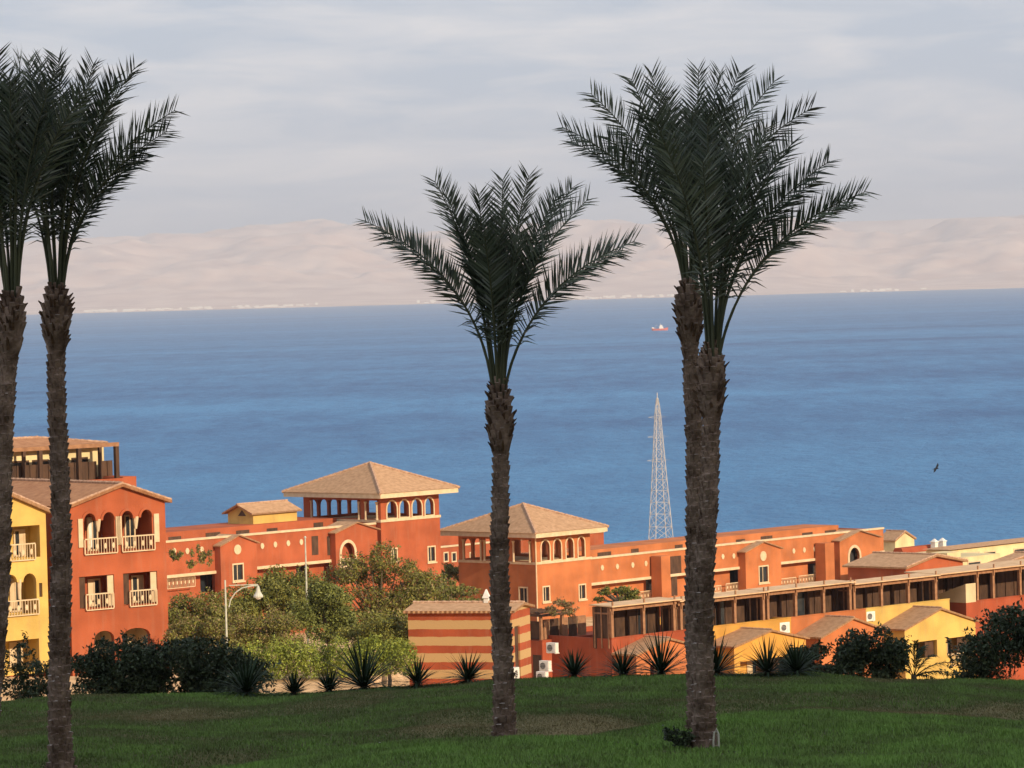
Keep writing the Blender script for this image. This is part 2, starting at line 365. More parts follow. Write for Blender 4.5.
# far shore: coastal plain rising to a dry mountain range
def fbm(x, y, oct=6, seed=3):
    r_ = np.random.default_rng(seed); out = np.zeros_like(x); amp = 1.0
    for k in range(oct):
        f = 2.0 ** k
        for j in range(3):
            th = r_.uniform(0, 2 * math.pi); ph = r_.uniform(0, 2 * math.pi)
            out += amp / 3 * np.sin((x * math.cos(th) + y * math.sin(th)) * f + ph + 1.2 * np.sin((y * math.cos(th) - x * math.sin(th)) * f * .7 + ph * 2))
        amp *= .55
    return out
fx = np.linspace(-7000, 8000, 420); fy = np.concatenate([np.linspace(24900, 27000, 24), np.linspace(27100, 41000, 230)])
FX, FY = np.meshgrid(fx, fy)
base = np.interp(FY, [24900, 25050, 27000, 29000, 32000, 35500, 41000], [-8, 3, 45, 165, 500, 690, 760])
pxs = FX / FY * FPX + 512      # only to describe where along the coast the range is high or low
pk = np.interp(pxs, [-200, 60, 150, 250, 330, 420, 560, 700, 800, 850, 900, 960, 1024, 1200], [.8, .82, .84, .97, 1.0, .8, .82, .84, .82, .68, .60, .80, .88, .9])
rid = 1 - np.abs(fbm(FX / 1500, FY / 1500, 6)) * .55
FZ = SEA + base * (.62 + .38 * ss(27000, 29000, FY) * 0 + .38) * pk * (1 - ss(27500, 30000, FY) * .42 * (1 - rid)) + ss(26500, 29500, FY) * (150 * (1 - np.abs(fbm(FX / 1100, FY / 1500, 7, 9))) - 60 + 45 * fbm(FX / 380, FY / 500, 5, 15))
hm = mat('desert_rock', (.62, .42, .32), (.82, .61, .48), scale=.0028, rough=.95, detail=10, spec=.05)
grid_obj('hills', FX, FY, FZ, hm)
fx2 = np.linspace(-9000, 11000, 200); fy2 = np.linspace(41200, 43500, 12); FX2, FY2 = np.meshgrid(fx2, fy2)
FZ2 = SEA + np.interp(FY2, [41200, 42500, 43500], [300, 730, 500]) * (1 + .05 * fbm(FX2 / 2500, FY2 / 6000, 5, 21))
grid_obj('hills', FX2, FY2, FZ2, hm)

# pale resort houses strung along the far waterline: one mass
tb = MB()
for (p0, p1, k) in ((85, 215, 60), (235, 330, 34), (560, 700, 46), (415, 470, 8), (840, 930, 12)):
    for i in range(k):
        px = rng.uniform(p0, p1); Yd = rng.uniform(25080, 25500); x = (px - 512) / FPX * Yd
        zz = SEA + np.interp(Yd, [25050, 27000], [3, 45]) ; w_ = rng.uniform(6, 20); h_ = rng.uniform(4, 13)
        tb.box(x - w_, x + w_, Yd, Yd + 25, zz - 8, zz + h_)
tag(tb.build('shore_town', 'white'), 'row of tiny white resort buildings along the far shore', 'town', kind='stuff')

# ------------------------------------------------------------------ haze
hz = MB().box(-16500, 16500, -2600, 44500, -130, max(FZ.max(), FZ2.max(), Z.max()) + 25).build('haze', M['white'])
vm = bpy.data.materials.new('haze_air'); vm.use_nodes = True
n = vm.node_tree.nodes; n.remove(n['Principled BSDF'])
pv = n.new('ShaderNodeVolumePrincipled'); pv.inputs['Density'].default_value = 4.9e-5; pv.inputs['Color'].default_value = (.79, .85, .98, 1); pv.inputs['Anisotropy'].default_value = 0.0
vm.node_tree.links.new(pv.outputs[0], n['Material Output'].inputs['Volume'])
hz.data.materials.clear(); hz.data.materials.append(vm); hz['kind'] = 'stuff'

# ------------------------------------------------------------------ houses on the left
def span(F, f, y0, y1, x0, x1, k=0.0):
    """pixel box -> (a0, a1, z0, z1) on a facade plane"""
    pa, z1a = f(x0, y0, k); pb, z1b = f(x1, y0, k); _, z0a = f(x0, y1, k); _, z0b = f(x1, y1, k)
    a0, a1 = min(pa, pb), max(pa, pb); return (a0, a1, (z0a + z0b) / 2, (z1a + z1b) / 2)

def twin_arch(r1, r2):
    """two arched heads over one opening with a hanging pendant between them"""
    def top(a0, a1, zt):
        rr = (a1 - a0) / 2; c = (a0 + a1) / 2; zs = zt - rr * 1.1
        return [(c + rr * math.cos(math.pi * i / 8), zs + rr * 1.1 * math.sin(math.pi * i / 8)) for i in range(9)]
    return [(r1[0], r1[2]), (r2[1], r1[2])] + top(r2[0], r2[1], r2[3]) + top(r1[0], r1[1], r1[3])

# red three-storey gabled house
F = Fr(70.5, 222, 40); zb = gz(F.x, F.y) - .3
red = F.thing('gabled_house', 'terracotta three-storey gabled house with two pairs of arched balconies beside the second palm trunk', 'house', zb)
a1 = F.Rf(166.5, 560)[0]; ac, za = F.Rf(120, 487); ze = F.Rf(72, 508)[1]
A1 = span(F, F.Rf, 514, 552, 83.5, 95); A2 = span(F, F.Rf, 512, 552, 102.5, 114)
A3 = span(F, F.Rf, 511, 550, 121, 132.5); A4 = span(F, F.Rf, 510, 550, 140.5, 151.5)
zt = F.Rf(118, 511.5)[1]; zf = F.Rf(118, 551)[1]
A1, A2, A3, A4 = [(q[0], q[1], zf, zt) for q in (A1, A2, A3, A4)]
W1 = span(F, F.Rf, 575.5, 607, 79, 114); W2 = span(F, F.Rf, 572, 604, 123, 157)
zwt, zwb = F.Rf(118, 574)[1], F.Rf(118, 606)[1]; W1 = (W1[0], W1[1], zwb, zwt); W2 = (W2[0], W2[1], zwb, zwt)
G1 = span(F, F.Rf, 629, 652, 94, 114); G2 = span(F, F.Rf, 628, 652, 122, 150)
zgt, zgb = F.Rf(118, 629.5)[1], zb + .1
def flat_arch(a0, a1, z0, z1): return [(a0, z0), (a1, z0)] + [((a0 + a1) / 2 + (a1 - a0) / 2 * math.cos(math.pi * i / 8), z1 - .45 + .45 * math.sin(math.pi * i / 8)) for i in range(9)]
G1 = (G1[0], G1[1], zgb, zgt); G2 = (G2[0], G2[1], zgb, zgt)
gable_house(red, F, 0, a1, 0, 11, zb, ze, za, 'terracotta_red', [twin_arch(A1, A2), twin_arch(A3, A4), rect(*W1), rect(*W2), flat_arch(*G1), flat_arch(*G2)], oh=.3, apex=ac, tile='tilered')
for p, q in ((A1, A2), (A3, A4)):
    r = (p[0], q[1], zf, zt); loggia(red, mapR(), r, 'terracotta_red', 1.5, 2)
    railing(red, mapR(), p[0] - .05, q[1] + .08, zf - .1, zf + .82)
    m_ = MB(); c = (p[1] + q[0]) / 2; m_.tube([(c, .13, zt - .35), (c, .13, zt - 1.05)], [.2, .08], 8); m_.build('pendant', 'trim', red)
    t_ = MB(); 
    for g in (p, q):
        rr = (g[1] - g[0]) / 2; cc = (g[0] + g[1]) / 2; zs = zt - rr * 1.1
        o_ = [(cc + (rr + .16) * math.cos(math.pi * i / 10), zs + (rr * 1.1 + .16) * math.sin(math.pi * i / 10)) for i in range(11)]
        i_ = [(cc + (rr + .01) * math.cos(math.pi * i / 10), zs + (rr * 1.1 + .01) * math.sin(math.pi * i / 10)) for i in range(10, -1, -1)]
        t_.plate(o_ + i_, [], -.05, -.003, mapR())
    t_.build('arch_trim', 'terracotta_red', red)
    for x_, wdt in ((p[0] - .42, .3), (q[1] + .1, .34)):
        s_ = MB(); s_.box(x_, x_ + wdt, -.09, -.003, zf + .35, zf + 1.95, mapR()); s_.build('shutter', 'trim', red)
for r in (W1, W2):
    loggia(red, mapR(), r, 'terracotta_red', 1.2, 2); railing(red, mapR(), r[0] + .35, r[1] - .15, zwb - .12, zwb + .82)
    for x_ in (r[0] + .02, r[1] - .42):
        s_ = MB(); s_.box(x_, x_ + .4, .06, .12, zwb + .05, zwt - .05, mapR()); s_.build('shutter', 'trim' if x_ > r[0] + 1 else 'wood', red)
for r in (G1, G2): loggia(red, mapR(), (r[0], r[1], zb + .35, r[3]), 'cream', 1.6, 1)

# yellow gabled house at the left edge
F = Fr(-58, 216, 40); zb = gz(F.x, F.y) - .3
yel = F.thing('gabled_house', 'yellow gabled house with arched balcony cut by the left edge of the photo', 'house', zb)
a1 = F.Rf(47, 560)[0]; ac, za = F.Rf(-6, 490); ze = F.Rf(47, 512)[1]
T1 = span(F, F.Rf, 526, 558, 7, 39.5); zf1 = F.Rf(22, 558)[1]
B1 = span(F, F.Rf, 575, 614, 4.6, 17); B2 = span(F, F.Rf, 573, 614, 23, 36); zt = F.Rf(20, 574)[1]; zf = F.Rf(20, 614)[1]
B1 = (B1[0], B1[1], zf, zt); B2 = (B2[0], B2[1], zf, zt)
Gd = span(F, F.Rf, 640, 660, 2.5, 39); Gd = (Gd[0], Gd[1], zb + .3, Gd[3]); S1 = span(F, F.Rf, 583, 597, 39, 42.2)
L1 = (T1[0] - 5, T1[1] - 5, T1[2], T1[3]); L2 = (B1[0] - 5, B2[1] - 5, B1[2], B1[3])
gable_house(yel, F, 0, a1, 0, 10, zb, ze, za, 'yellow', [rect(*T1), twin_arch(B1, B2), rect(*Gd), rect(*S1)], oh=.3, apex=ac)
loggia(yel, mapR(), T1, 'yellow', 1.3, 2); railing(yel, mapR(), T1[0] + .1, T1[1] - .4, zf1 - .15, zf1 + .8)
loggia(yel, mapR(), (B1[0], B2[1], zf, zt), 'yellow', 1.4, 2); railing(yel, mapR(), B1[0] - .05, B2[1] + .05, zf - .1, zf + .78)
loggia(yel, mapR(), Gd, 'yellow', 1.5, 2)
c = (B1[1] + B2[0]) / 2; MB().tube([(c, .13, zt - .3), (c, .13, zf + .8)], [.16, .08], 8).build('pendant', 'trim', yel)
s_ = MB(); s_.box(S1[0], S1[1], .12, .16, S1[2], S1[3], mapR()); s_.build('shutter', 'wood', yel)

# house with a roof-terrace pergola behind them
F = Fr(8, 250, 40); zb = gz(F.x, F.y) - .3
ter = F.thing('terrace_house', 'terracotta house with a tiled penthouse on its roof, behind the red gabled house', 'house', zb)
a1 = F.Rf(126, 490)[0]; zp = F.Rf(90, 480)[1]
w = MB(); w.box(0, a1, 0, 9.5, zb, zp - .9); w.plate(rect(0, a1, zp - .9, zp), [], 0, .25, mapR()); w.plate(rect(.25, 9.5, zp - .9, zp), [], 0, .25, mapL()); w.plate(rect(.25, 9.5, zp - .9, zp), [], -.25, 0, mapL(a1))
a2 = F.Rf(139, 480)[0]; w.box(a1 + .002, a2, .3, 8, zb, zp + .05)
w.build('wall', 'terracotta_red', ter)
zr, zt = F.Rf(80, 444, 3)[1], F.Rf(80, 436, 5)[1]
p = MB(); aP = F.Rf(104, 460, 3.2)[0]; aQ = F.Rf(108, 446, 2.5)[0]; p.box(.8, aP, 3.2, 8.6, zp - .9, zr); p.build('penthouse', 'pale', ter)
for i in range(5):
    x0 = 1.3 + i * 1.5
    if x0 + 1.1 < aP - .2: window(ter, mapR(3.2), (x0, x0 + 1.0, zp - .8, zp + 1.2), 'wood', True, sill=False, depth=-.04)
rf = MB(); e0 = (.3, 2.6, zr); c1, c2 = (2.8, 5.9, zt), (aQ - 3.2, 5.9, zt); q0, q1, q2, q3 = (.2, 2.5, zr), (aQ, 2.5, zr), (aQ, 9.2, zr), (.2, 9.2, zr)
rf.add([q0, q1, q2, q3, c1, c2] + [(x, y, z - .22) for x, y, z in (q0, q1, q2, q3)], [(0, 1, 5, 4), (1, 2, 5), (2, 3, 4, 5), (3, 0, 4), (0, 6, 7, 1), (1, 7, 8, 2), (2, 8, 9, 3), (3, 9, 6, 0), (6, 9, 8, 7)])
ro = rf.build('roof', 'tilered', ter); cc = MB(); caps(cc, c1, c2, .13); [caps(cc, s, e, .12) for s, e in ((q0, c1), (q1, c2), (q2, c2), (q3, c1))]; cc.build('ridge_tiles', 'cap', ro)
pg = F.thing('pergola', 'brown timber pergola on the roof terrace above the red gabled house', 'pergola', zp - .9)
zt2 = F.Rf(90, 448)[1]
for x_ in (43, 82, 119.5):
    a_ = F.Rf(x_, 470, .12)[0]
    MB().box(a_ - .13, a_ + .13, .3, .56, zp - .9, zt2).build('post', 'wood', pg)
    MB().box(a_ - .1, a_ + .1, 2.2, 2.4, zp - .9, zt2).build('post', 'wood', pg)
bm_ = MB(); bm_.box(F.Rf(12, 470)[0], F.Rf(122.5, 470)[0], .3, .5, zt2, zt2 + .26); bm_.box(F.Rf(12, 470)[0], F.Rf(122, 470)[0], 2.2, 2.4, zt2, zt2 + .2)
bm_.build('beam', 'post', pg)
for (u, v) in ((14, 41), (46, 79), (86, 101), (105, 117)):
    a_, b_ = F.Rf(u, 470, 2)[0], F.Rf(v, 470, 2)[0]; s_ = MB(); s_.plate(rect(a_, b_, zp - .85, zp + 1.05), [], 0, .05, mapR(2.5))
    for k in range(int((b_ - a_) / .5) + 1): s_.box(a_ + k * .5, a_ + k * .5 + .08, 2.44, 2.499, zp - .85, zp + 1.05)
    s_.build('screen', 'wood', pg)
FT = F

# ------------------------------------------------------------------ towers with hipped roofs
def hip_tower(name_label, F, zb, aw, bw, z_sill, z_eave, z_apex, arches, z_arch, wins, lopen, lwins, wall_m, oh=1.05):
    T = F.thing('pavilion_tower', name_label, 'tower', zb)
    w = MB(); t = .3
    w.plate(rect(0, aw, zb, z_sill), [rect(*r) for r in wins], 0, t, mapR()); w.plate(rect(0, aw, zb, z_sill), [], -t, 0, mapR(bw))
    w.plate(rect(t, bw - t, zb, z_sill), [rect(*r) for r in lwins], 0, t, mapL()); w.plate(rect(t, bw - t, zb, z_sill), [], -t, 0, mapL(aw))
    w.build('wall', wall_m, T)
    MB().box(t, aw - t, t, bw - t, z_sill - .35, z_sill - .1).build('floor', 'cream', T)
    for r in wins: window(T, mapR(), r)
    for r in lwins: window(T, mapL(), r)
    # arcade storey
    A = [(u0, u1, z_sill + .16, z_arch) for u0, u1 in arches]
    zz0, zz1 = z_sill + .002, z_eave
    ar = MB(); ar.plate(rect(.05, aw - .05, zz0, zz1), [arch(*r) for r in A], .02, .3, mapR()); o1 = ar.build('arcade', wall_m, T)
    tr = MB()
    for r in A: ring(tr, arch, (r[0] + .01, r[1] - .01, r[2] + .012, r[3] - .01), .15, -.06, .017, mapR())
    tr.build('arch_trim', 'trim', o1)
    ar = MB(); n_ = len(A) + 1; wd_ = (aw - 1.2) / n_
    far = [(.6 + i * wd_ + .16, .6 + (i + 1) * wd_ - .16, z_sill + .16, z_arch) for i in range(n_)]
    ar.plate(rect(.05, aw - .05, zz0, zz1), [arch(*r) for r in far], -.3, -.02, mapR(bw)); ar.build('arcade', wall_m, T)
    n_ = max(4, int((bw - 1.2) / 1.75)); wd_ = (bw - 1.6) / n_
    far = [(.8 + i * wd_ + .2, .8 + (i + 1) * wd_ - .2, z_sill + .16, z_arch) for i in range(n_)]
    ar = MB(); ar.plate(rect(.32, bw - .32, zz0, zz1), [arch(*r) for r in far], -.3, -.02, mapL(aw)); ar.build('arcade', wall_m, T)
    ar = MB(); ar.plate(rect(.32, bw - .32, zz0, zz1), [rect(b0, b1, z_sill + .16, z_arch + .12) for b0, b1 in lopen], .02, .3, mapL()); o2 = ar.build('arcade', wall_m, T)
    for b0, b1 in lopen:
        for q in (b0 + .12, b1 - .12):
            cm = MB(); cm.tube([(-.08, q, z_sill + .05), (-.08, q, z_sill + .3), (-.08, q, z_arch - .3), (-.08, q, z_arch)], [.15, .1, .09, .19], 8)
            cm.build('column', 'trim', o2)
    s = MB(); s.box(-.1, aw + .06, -.1, -.003, z_sill - .18, z_sill + .08); s.box(-.1, -.003, 0, bw, z_sill - .18, z_sill + .08)
    s.build('sill_band', 'trim', T)
    # roof
    x0, x1, y0, y1 = -oh, aw + oh, -oh, bw + oh; fh = .5
    c = ((x0 + x1) / 2, (y0 + y1) / 2, z_apex); ze = z_eave + fh
    q = [(x0, y0, ze), (x1, y0, ze), (x1, y1, ze), (x0, y1, ze)]
    r = MB(); r.add(q + [c], [(0, 1, 4), (1, 2, 4), (2, 3, 4), (3, 0, 4), (3, 2, 1, 0)]); ro = r.build('roof', 'tile', T)
    k = MB(); [caps(k, e, c, .17, .5) for e in q]; k.build('ridge_tiles', 'cap', ro)
    f = MB(); g = .12
    f.box(x0 + g, x1 - g, y0 + g, y1 - g, z_eave + .002, ze - .02); f.build('soffit', 'trim', ro)
    return T

F1 = Fr(383, 400, 48); zb = gz(F1.x, F1.y + 5) - .5
aw = F1.Rf(440.5, 540)[0]; bw = F1.Lf(303, 505)[0]
zs = F1.Rf(383, 520.5)[1]; ze = F1.Rf(383.5, 497.5)[1]
zap = pt(369.5, 463, 400 + (aw * F1.s + bw * F1.c) / 2)[2]
ar = [tuple(F1.Rf(x, 510)[0] for x in p) for p in ((386.8, 396.6), (399.6, 408.8), (412, 421.6), (425, 433.4))]
t1 = hip_tower('taller tower with arched belvedere and hipped tile roof, left of the middle palm', F1, zb, aw, bw, zs, ze, zap, ar, F1.Rf(392, 501)[1],
          [span(F1, F1.Rf, 547, 561, 428, 434.5), span(F1, F1.Rf, 549, 560, 391.5, 396.5)],
          [tuple(sorted((F1.Lf(x0, 505)[0], F1.Lf(x1, 505)[0]))) for x0, x1 in ((311, 360), (365, 378))], [], 'terracotta_red', 1.5)
F2 = Fr(536.5, 410, 48); zb = gz(F2.x, F2.y + 5) - .5
aw2 = F2.Rf(591, 560)[0]; bw2 = F2.Lf(458, 545)[0]
zs2 = F2.Rf(536.5, 563)[1]; ze2 = F2.Rf(537, 537)[1]; zap2 = pt(523, 504, 410 + (aw2 * F2.s + bw2 * F2.c) / 2)[2]
ar2 = [tuple(F2.Rf(x, 550)[0] for x in p) for p in ((541, 549.4), (553.4, 561), (566, 573.2), (578, 584.4))]
t2 = hip_tower('tower with arched belvedere and hipped tile roof directly behind the middle palm trunk', F2, zb, aw2, bw2, zs2, ze2, zap2, ar2, F2.Rf(545, 540.5)[1],
          [span(F2, F2.Rf, 587, 601, 543, 549), span(F2, F2.Rf, 585, 598.5, 579, 585)],
          [tuple(sorted((F2.Lf(x0, 550)[0], F2.Lf(x1, 550)[0]))) for x0, x1 in ((463, 482), (484, 508), (513, 531))],
          [span(F2, F2.Lf, 588, 602, 519.5, 527)], 'orange', 1.4)
pp = MB(); pp.tube([(-.09, -.16, zb), (-.09, -.16, zs2 + .1), (-.09, -.16, ze2 - .02)], .075, 8); pp.build('downpipe', 'trim', t2)

# ------------------------------------------------------------------ long apartment wings
def medallion(root, F, px, py, b, rad, m='trim', n=8, d=.07):
    a, z = F.Rf(px, py, b); q = [(a + rad * math.cos(2 * math.pi * (i + .5) / n), z + rad * math.sin(2 * math.pi * (i + .5) / n)) for i in range(n)]
    return MB().plate(q, [], -d, -.002, mapR(b)).build('medallion', m, root)

def bay(root, F, b, x0, x1, xa, zb, ye, ya, m, proj=.8, holes=(), depth=6):
    """gabled bay standing proud of the wing's facade"""
    b0 = b - proj; a0 = F.Rf(x0, 560, b0)[0]; a1 = F.Rf(x1, 560, b0)[0]; ze = F.Rf(x0, ye, b0)[1]; za = F.Rf(xa, ya, b0)[1]; ac = (a0 + a1) / 2
    w = MB(); w.plate([(a0, zb), (a1, zb), (a1, ze), (ac, za), (a0, ze)], holes, 0, .25, mapR(b0))
    w.plate(rect(b0 + .25, b + .1, zb, ze), [], 0, .2, mapL(a0)); w.plate(rect(b0 + .25, b + .1, zb, ze), [], -.2, 0, mapL(a1))
    o = w.build('gable_bay', m, root)
    r = MB(); u = .14
    r.slab([(a0 - .25, b0 - .25, ze - .1 + u), (ac, b0 - .25, za + u), (ac, b + depth * .3, za + u), (a0 - .25, b + depth * .3, ze - .1 + u)], .12)
    r.slab([(ac, b0 - .25, za + u), (a1 + .25, b0 - .25, ze - .1 + u), (a1 + .25, b + depth * .3, ze - .1 + u), (ac, b + depth * .3, za + u)], .12)
    r.build('roof', 'tile', o)
    return a0, a1, b0, o

def wing(label, F, a0, a1, b, zb, z_top, z_ledge, wm, dark_px, rail_px, diamonds, F_y, back_z, back_b=5.0, gap=()):
    """long block: a plain upper wall with cream coping and diamonds, a cream ledge, and set-back balconies beneath"""
    T = thing('apartment_wing', label, 'building', F.world(a0, b, zb), F.th); ox = a0
    mp = lambda d0: (lambda q, d, z: (q - ox, d0 + d - b, z))
    w = MB(); w.plate(rect(a0, a1, z_ledge, z_top), [], 0, .3, mp(b)); 
    holes = []
    for (x0, x1, y0, y1) in dark_px:
        holes.append(rect(*span(F, F.Rf, y0, y1, x0, x1, b + 1.0)))
    w.plate(rect(a0, a1, zb, z_ledge), holes, 1.0, 1.3, mp(b)); w.plate(rect(a0, a1, z_ledge, z_ledge + .02), [], .3, 1.0, mp(b))
    w.plate(rect(a0, a1, zb, z_top), [], 11.7, 12.0, mp(b))
    w.box(a0, a0 + .3, b + .3, b + 11.7, z_ledge + .03, z_top, lambda x, y, z: (x - ox, y - b, z)); w.box(a1 - .3, a1, b + .3, b + 11.7, z_ledge + .03, z_top, lambda x, y, z: (x - ox, y - b, z))
    w.box(a0, a0 + .3, b + 1.3, b + 11.7, zb, z_ledge, lambda x, y, z: (x - ox, y - b, z)); w.box(a1 - .3, a1, b + 1.3, b + 11.7, zb, z_ledge, lambda x, y, z: (x - ox, y - b, z))
    w.build('wall', wm, T)
    MB().box(a0 + .3, a1 - .3, b + .3, b + 11.7, z_top - 1.0, z_top - .8, lambda x, y, z: (x - ox, y - b, z)).build('roof_deck', 'cream', T)
    pw = MB(); pw.box(a0 + .5, a1 - .5, b + back_b, b + 11, z_top - .79, back_z, lambda x, y, z: (x - ox, y - b, z)); pw.build('penthouse', wm, T)
    x_ = a0 + 2
    while x_ < a1 - 3:
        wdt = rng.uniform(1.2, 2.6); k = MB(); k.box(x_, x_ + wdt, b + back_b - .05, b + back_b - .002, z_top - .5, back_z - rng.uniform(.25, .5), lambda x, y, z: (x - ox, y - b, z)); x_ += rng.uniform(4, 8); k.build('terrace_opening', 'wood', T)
    cp = MB(); cp.box(a0 - .05, a1 + .05, b - .12, b + .36, z_top + .002, z_top + .2, lambda x, y, z: (x - ox, y - b, z)); cp.build('coping', 'trim', T)
    lg = MB(); lg.box(a0, a1, b - .16, b - .002, z_ledge - .02, z_ledge + .26, lambda x, y, z: (x - ox, y - b, z)); lg.build('ledge', 'trim', T)
    for i, (x0, x1, y0, y1) in enumerate(dark_px):
        r = span(F, F.Rf, y0, y1, x0, x1, b + 1.0); o = MB().plate(rect(*grow(*r, .05)), [], .7, .75, mp(b + 1.0)).build('balcony_door', 'wood', T)
        c = (r[0] + r[1]) / 2; MB().plate(rect(c - .5, c + .5, r[2], r[3] - .15), [], .62, .68, mp(b + 1.0)).build('pane', 'glass', o)
    for (x0, x1, y0, y1) in rail_px:
        r = span(F, F.Rf, y0, y1, x0, x1, b); railing(T, mp(b), r[0], r[1], r[2], r[3], 'trim', d=.15)
    for (x, y) in diamonds:
        a, z = F.Rf(x, y, b); MB().plate([(a - .25, z), (a - .16, z - .22), (a, z - .3), (a + .16, z - .22), (a + .25, z), (a + .16, z + .22), (a, z + .3), (a - .16, z + .22)], [], -.07, -.002, mp(b)).build('medallion', 'trim', T)
    return T

def child_frame(T, F, a0, b):   # parts added in tower-frame coordinates under a wing root need an offset: returns a frame rooted at the wing
    f = Fr.__new__(Fr); w_ = F.world(a0, b); f.x, f.y, f.th, f.c, f.s = w_.x, w_.y, F.th, F.c, F.s; return f

b_ = .7; aL = F1.Rf(150, 560, b_)[0]; zT = F1.Rf(340, 527.5, b_)[1]; zL = F1.Rf(300, 565, b_)[1]; zbw = gz(*F1.world(-14, 1)[:2]) - 4
w1 = wing('long terracotta apartment wing with cream diamonds between the gabled house and the taller tower', F1, aL, -.02, b_, zbw, zT, zL, 'terracotta_red',
          [(200, 214, 574.5, 592), (296, 309, 566, 586)], [(168, 196, 577, 588)], [(174, 551), (187, 551), (201.6, 549.5), (262, 546), (275, 544.5), (288, 543.2), (301, 542)], 400, F1.Rf(230, 527, b_ + 5)[1])
f1 = child_frame(w1, F1, aL, b_)
wn = span(f1, f1.Rf, 564.5, 580, 233, 242.5, -.8)
bay(w1, f1, 0, 220.6, 257, 236, zbw, 546, 536, 'terracotta_red', .8, [rect(*wn)])
window(w1, mapR(-.8), wn); medallion(w1, f1, 237.3, 549.5, -.8, .48, n=12)
ha = span(f1, f1.Rf, 542.5, 553.5, 341, 354, -.8); hr = (ha[0], ha[1], ha[2] - 1.2, ha[3])
bay(w1, f1, 0, 336, 378, 345, zbw, 533, 524, 'terracotta_red', .8, [arch(*hr)])
q = MB(); ring(q, arch, hr, .3, -.08, -.003, mapR(-.8)); q.build('arch_trim', 'trim', w1)
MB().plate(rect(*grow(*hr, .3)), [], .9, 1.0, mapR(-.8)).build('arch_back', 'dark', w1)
for x0, x1 in ((311.5, 318), (327, 335)):
    r = span(f1, f1.Rf, 536, 555, x0, x1, -.02); MB().plate(rect(*r), [], -.02, -.004, mapR(-.01)).build('recess_panel', 'wood', w1)  # brown louvre plates laid flat over the recess beside the pillar
# small tiled rooftop house on that wing
Fs = Fr(255.5, 396, 48); zz = zT - .8
sm_ = Fs.thing('rooftop_house', 'small yellow rooftop house with a tiled gable roof, left of the taller tower', 'house', zz)
a1_ = Fs.Rf(297, 515)[0]; b1_ = Fs.Lf(228, 520)[0]; ze_ = Fs.Rf(255.5, 513.5)[1]; za_ = Fs.Lf(241, 506)[1]
w = MB(); w.plate(rect(.2, a1_ - .2, zz, ze_), [], 0, .2, mapR()); w.plate(rect(.2, a1_ - .2, zz, ze_), [], -.2, 0, mapR(b1_))
for k, (d0, d1) in ((0, (0, .2)), (a1_, (-.2, 0))): w.plate([(0, zz), (b1_, zz), (b1_, ze_), (b1_ / 2, za_), (0, ze_)], [], d0, d1, mapL(k))
w.build('wall', 'yellow', sm_)
r = MB(); u = .2
for s0, s1 in ((-.35, b1_ / 2), (b1_ + .35, b1_ / 2)):
    z0 = ze_ - .15; r.slab([(-.5, s0, z0 + u), (a1_ + .4, s0, z0 + u), (a1_ + .4, s1, za_ + u), (-.5, s1, za_ + u)], .16)
ro = r.build('roof', 'tile', sm_); k = MB(); caps(k, (-.5, b1_ / 2, za_ + u), (a1_ + .4, b1_ / 2, za_ + u)); k.build('ridge_tiles', 'cap', ro)
r_ = span(Fs, Fs.Lf, 510, 516, 238, 246); MB().plate([(r_[0], r_[2]), (r_[1], r_[2]), ((r_[0] + r_[1]) / 2, r_[3])], [], -.03, -.002, mapL()).build('gable_vent', 'wood', sm_)

b_ = .7; aR = F2.Rf(884, 560, b_)[0]; zT = F2.Rf(720, 546, b_)[1]; zL = F2.Rf(720, 571, b_)[1]; zbw = gz(*F2.world(35, 1)[:2]) - 4
a0 = aw2 + .02
w2 = wing('long orange apartment wing with round-arched end, running right from the tower behind the middle palm', F2, a0, aR, b_, zbw, zT, zL, 'orange',
          [(645.6, 658.5, 578, 592), (729.6, 742, 570, 584), (808, 823, 563, 577)], [(641, 659, 590.5, 600), (727, 743, 582.6, 590.8), (778, 797, 578, 586), (800, 822, 574.5, 583), (706, 722, 586, 593)],
          [(602, 567.7), (617, 566.5), (632.5, 565), (645.7, 563.6), (722.6, 556.6), (733.5, 556), (793.5, 551), (804, 550), (814.5, 549)], 410, F2.Rf(770, 532, b_ + 6)[1], 6.0)
f2 = child_frame(w2, F2, a0, b_)
wn = span(f2, f2.Rf, 566.5, 582, 759, 767.5, -1.0)
bay(w2, f2, 0, 745.5, 781, 761, zbw, 552, 542.5, 'orange', 1.0, [rect(*wn)]); window(w2, mapR(-1.0), wn); medallion(w2, f2, 763, 556, -1.0, .55, n=12)
ha = span(f2, f2.Rf, 547.5, 561, 849, 859, -1.0); hr = (ha[0], ha[1], ha[2] - 1.5, ha[3])
bay(w2, f2, 0, 840, 880, 846, zbw, 541, 532.5, 'orange', 1.0, [arch(*hr)])
q = MB(); ring(q, arch, hr, .32, -.08, -.003, mapR(-1.0)); q.build('arch_trim', 'trim', w2)
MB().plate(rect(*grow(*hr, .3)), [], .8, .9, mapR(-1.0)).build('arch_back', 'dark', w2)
for x0, x1, y0 in ((825, 834, 543), (661, 670, 556)):
    r = span(f2, f2.Rf, y0, y0 + 42, x0, x1, -1.6); MB().box(r[0], r[1], -1.6, -.2, zbw, r[3]).build('pier', 'orange', w2)
r = span(f2, f2.Rf, 556, 574, 670, 681, -.02); MB().plate(rect(*r), [], -.02, -.004, mapR(-.01)).build('recess_panel', 'wood', w2)  # flat brown plate; the recess's shade is put into its colour
r = span(f2, f2.Rf, 576, 596, 671, 677, -.02); MB().plate(rect(*r), [], -.02, -.004, mapR(-.01)).build('balcony_door', 'wood', w2)  # no door here: dark plate painted in place of the shaded recess

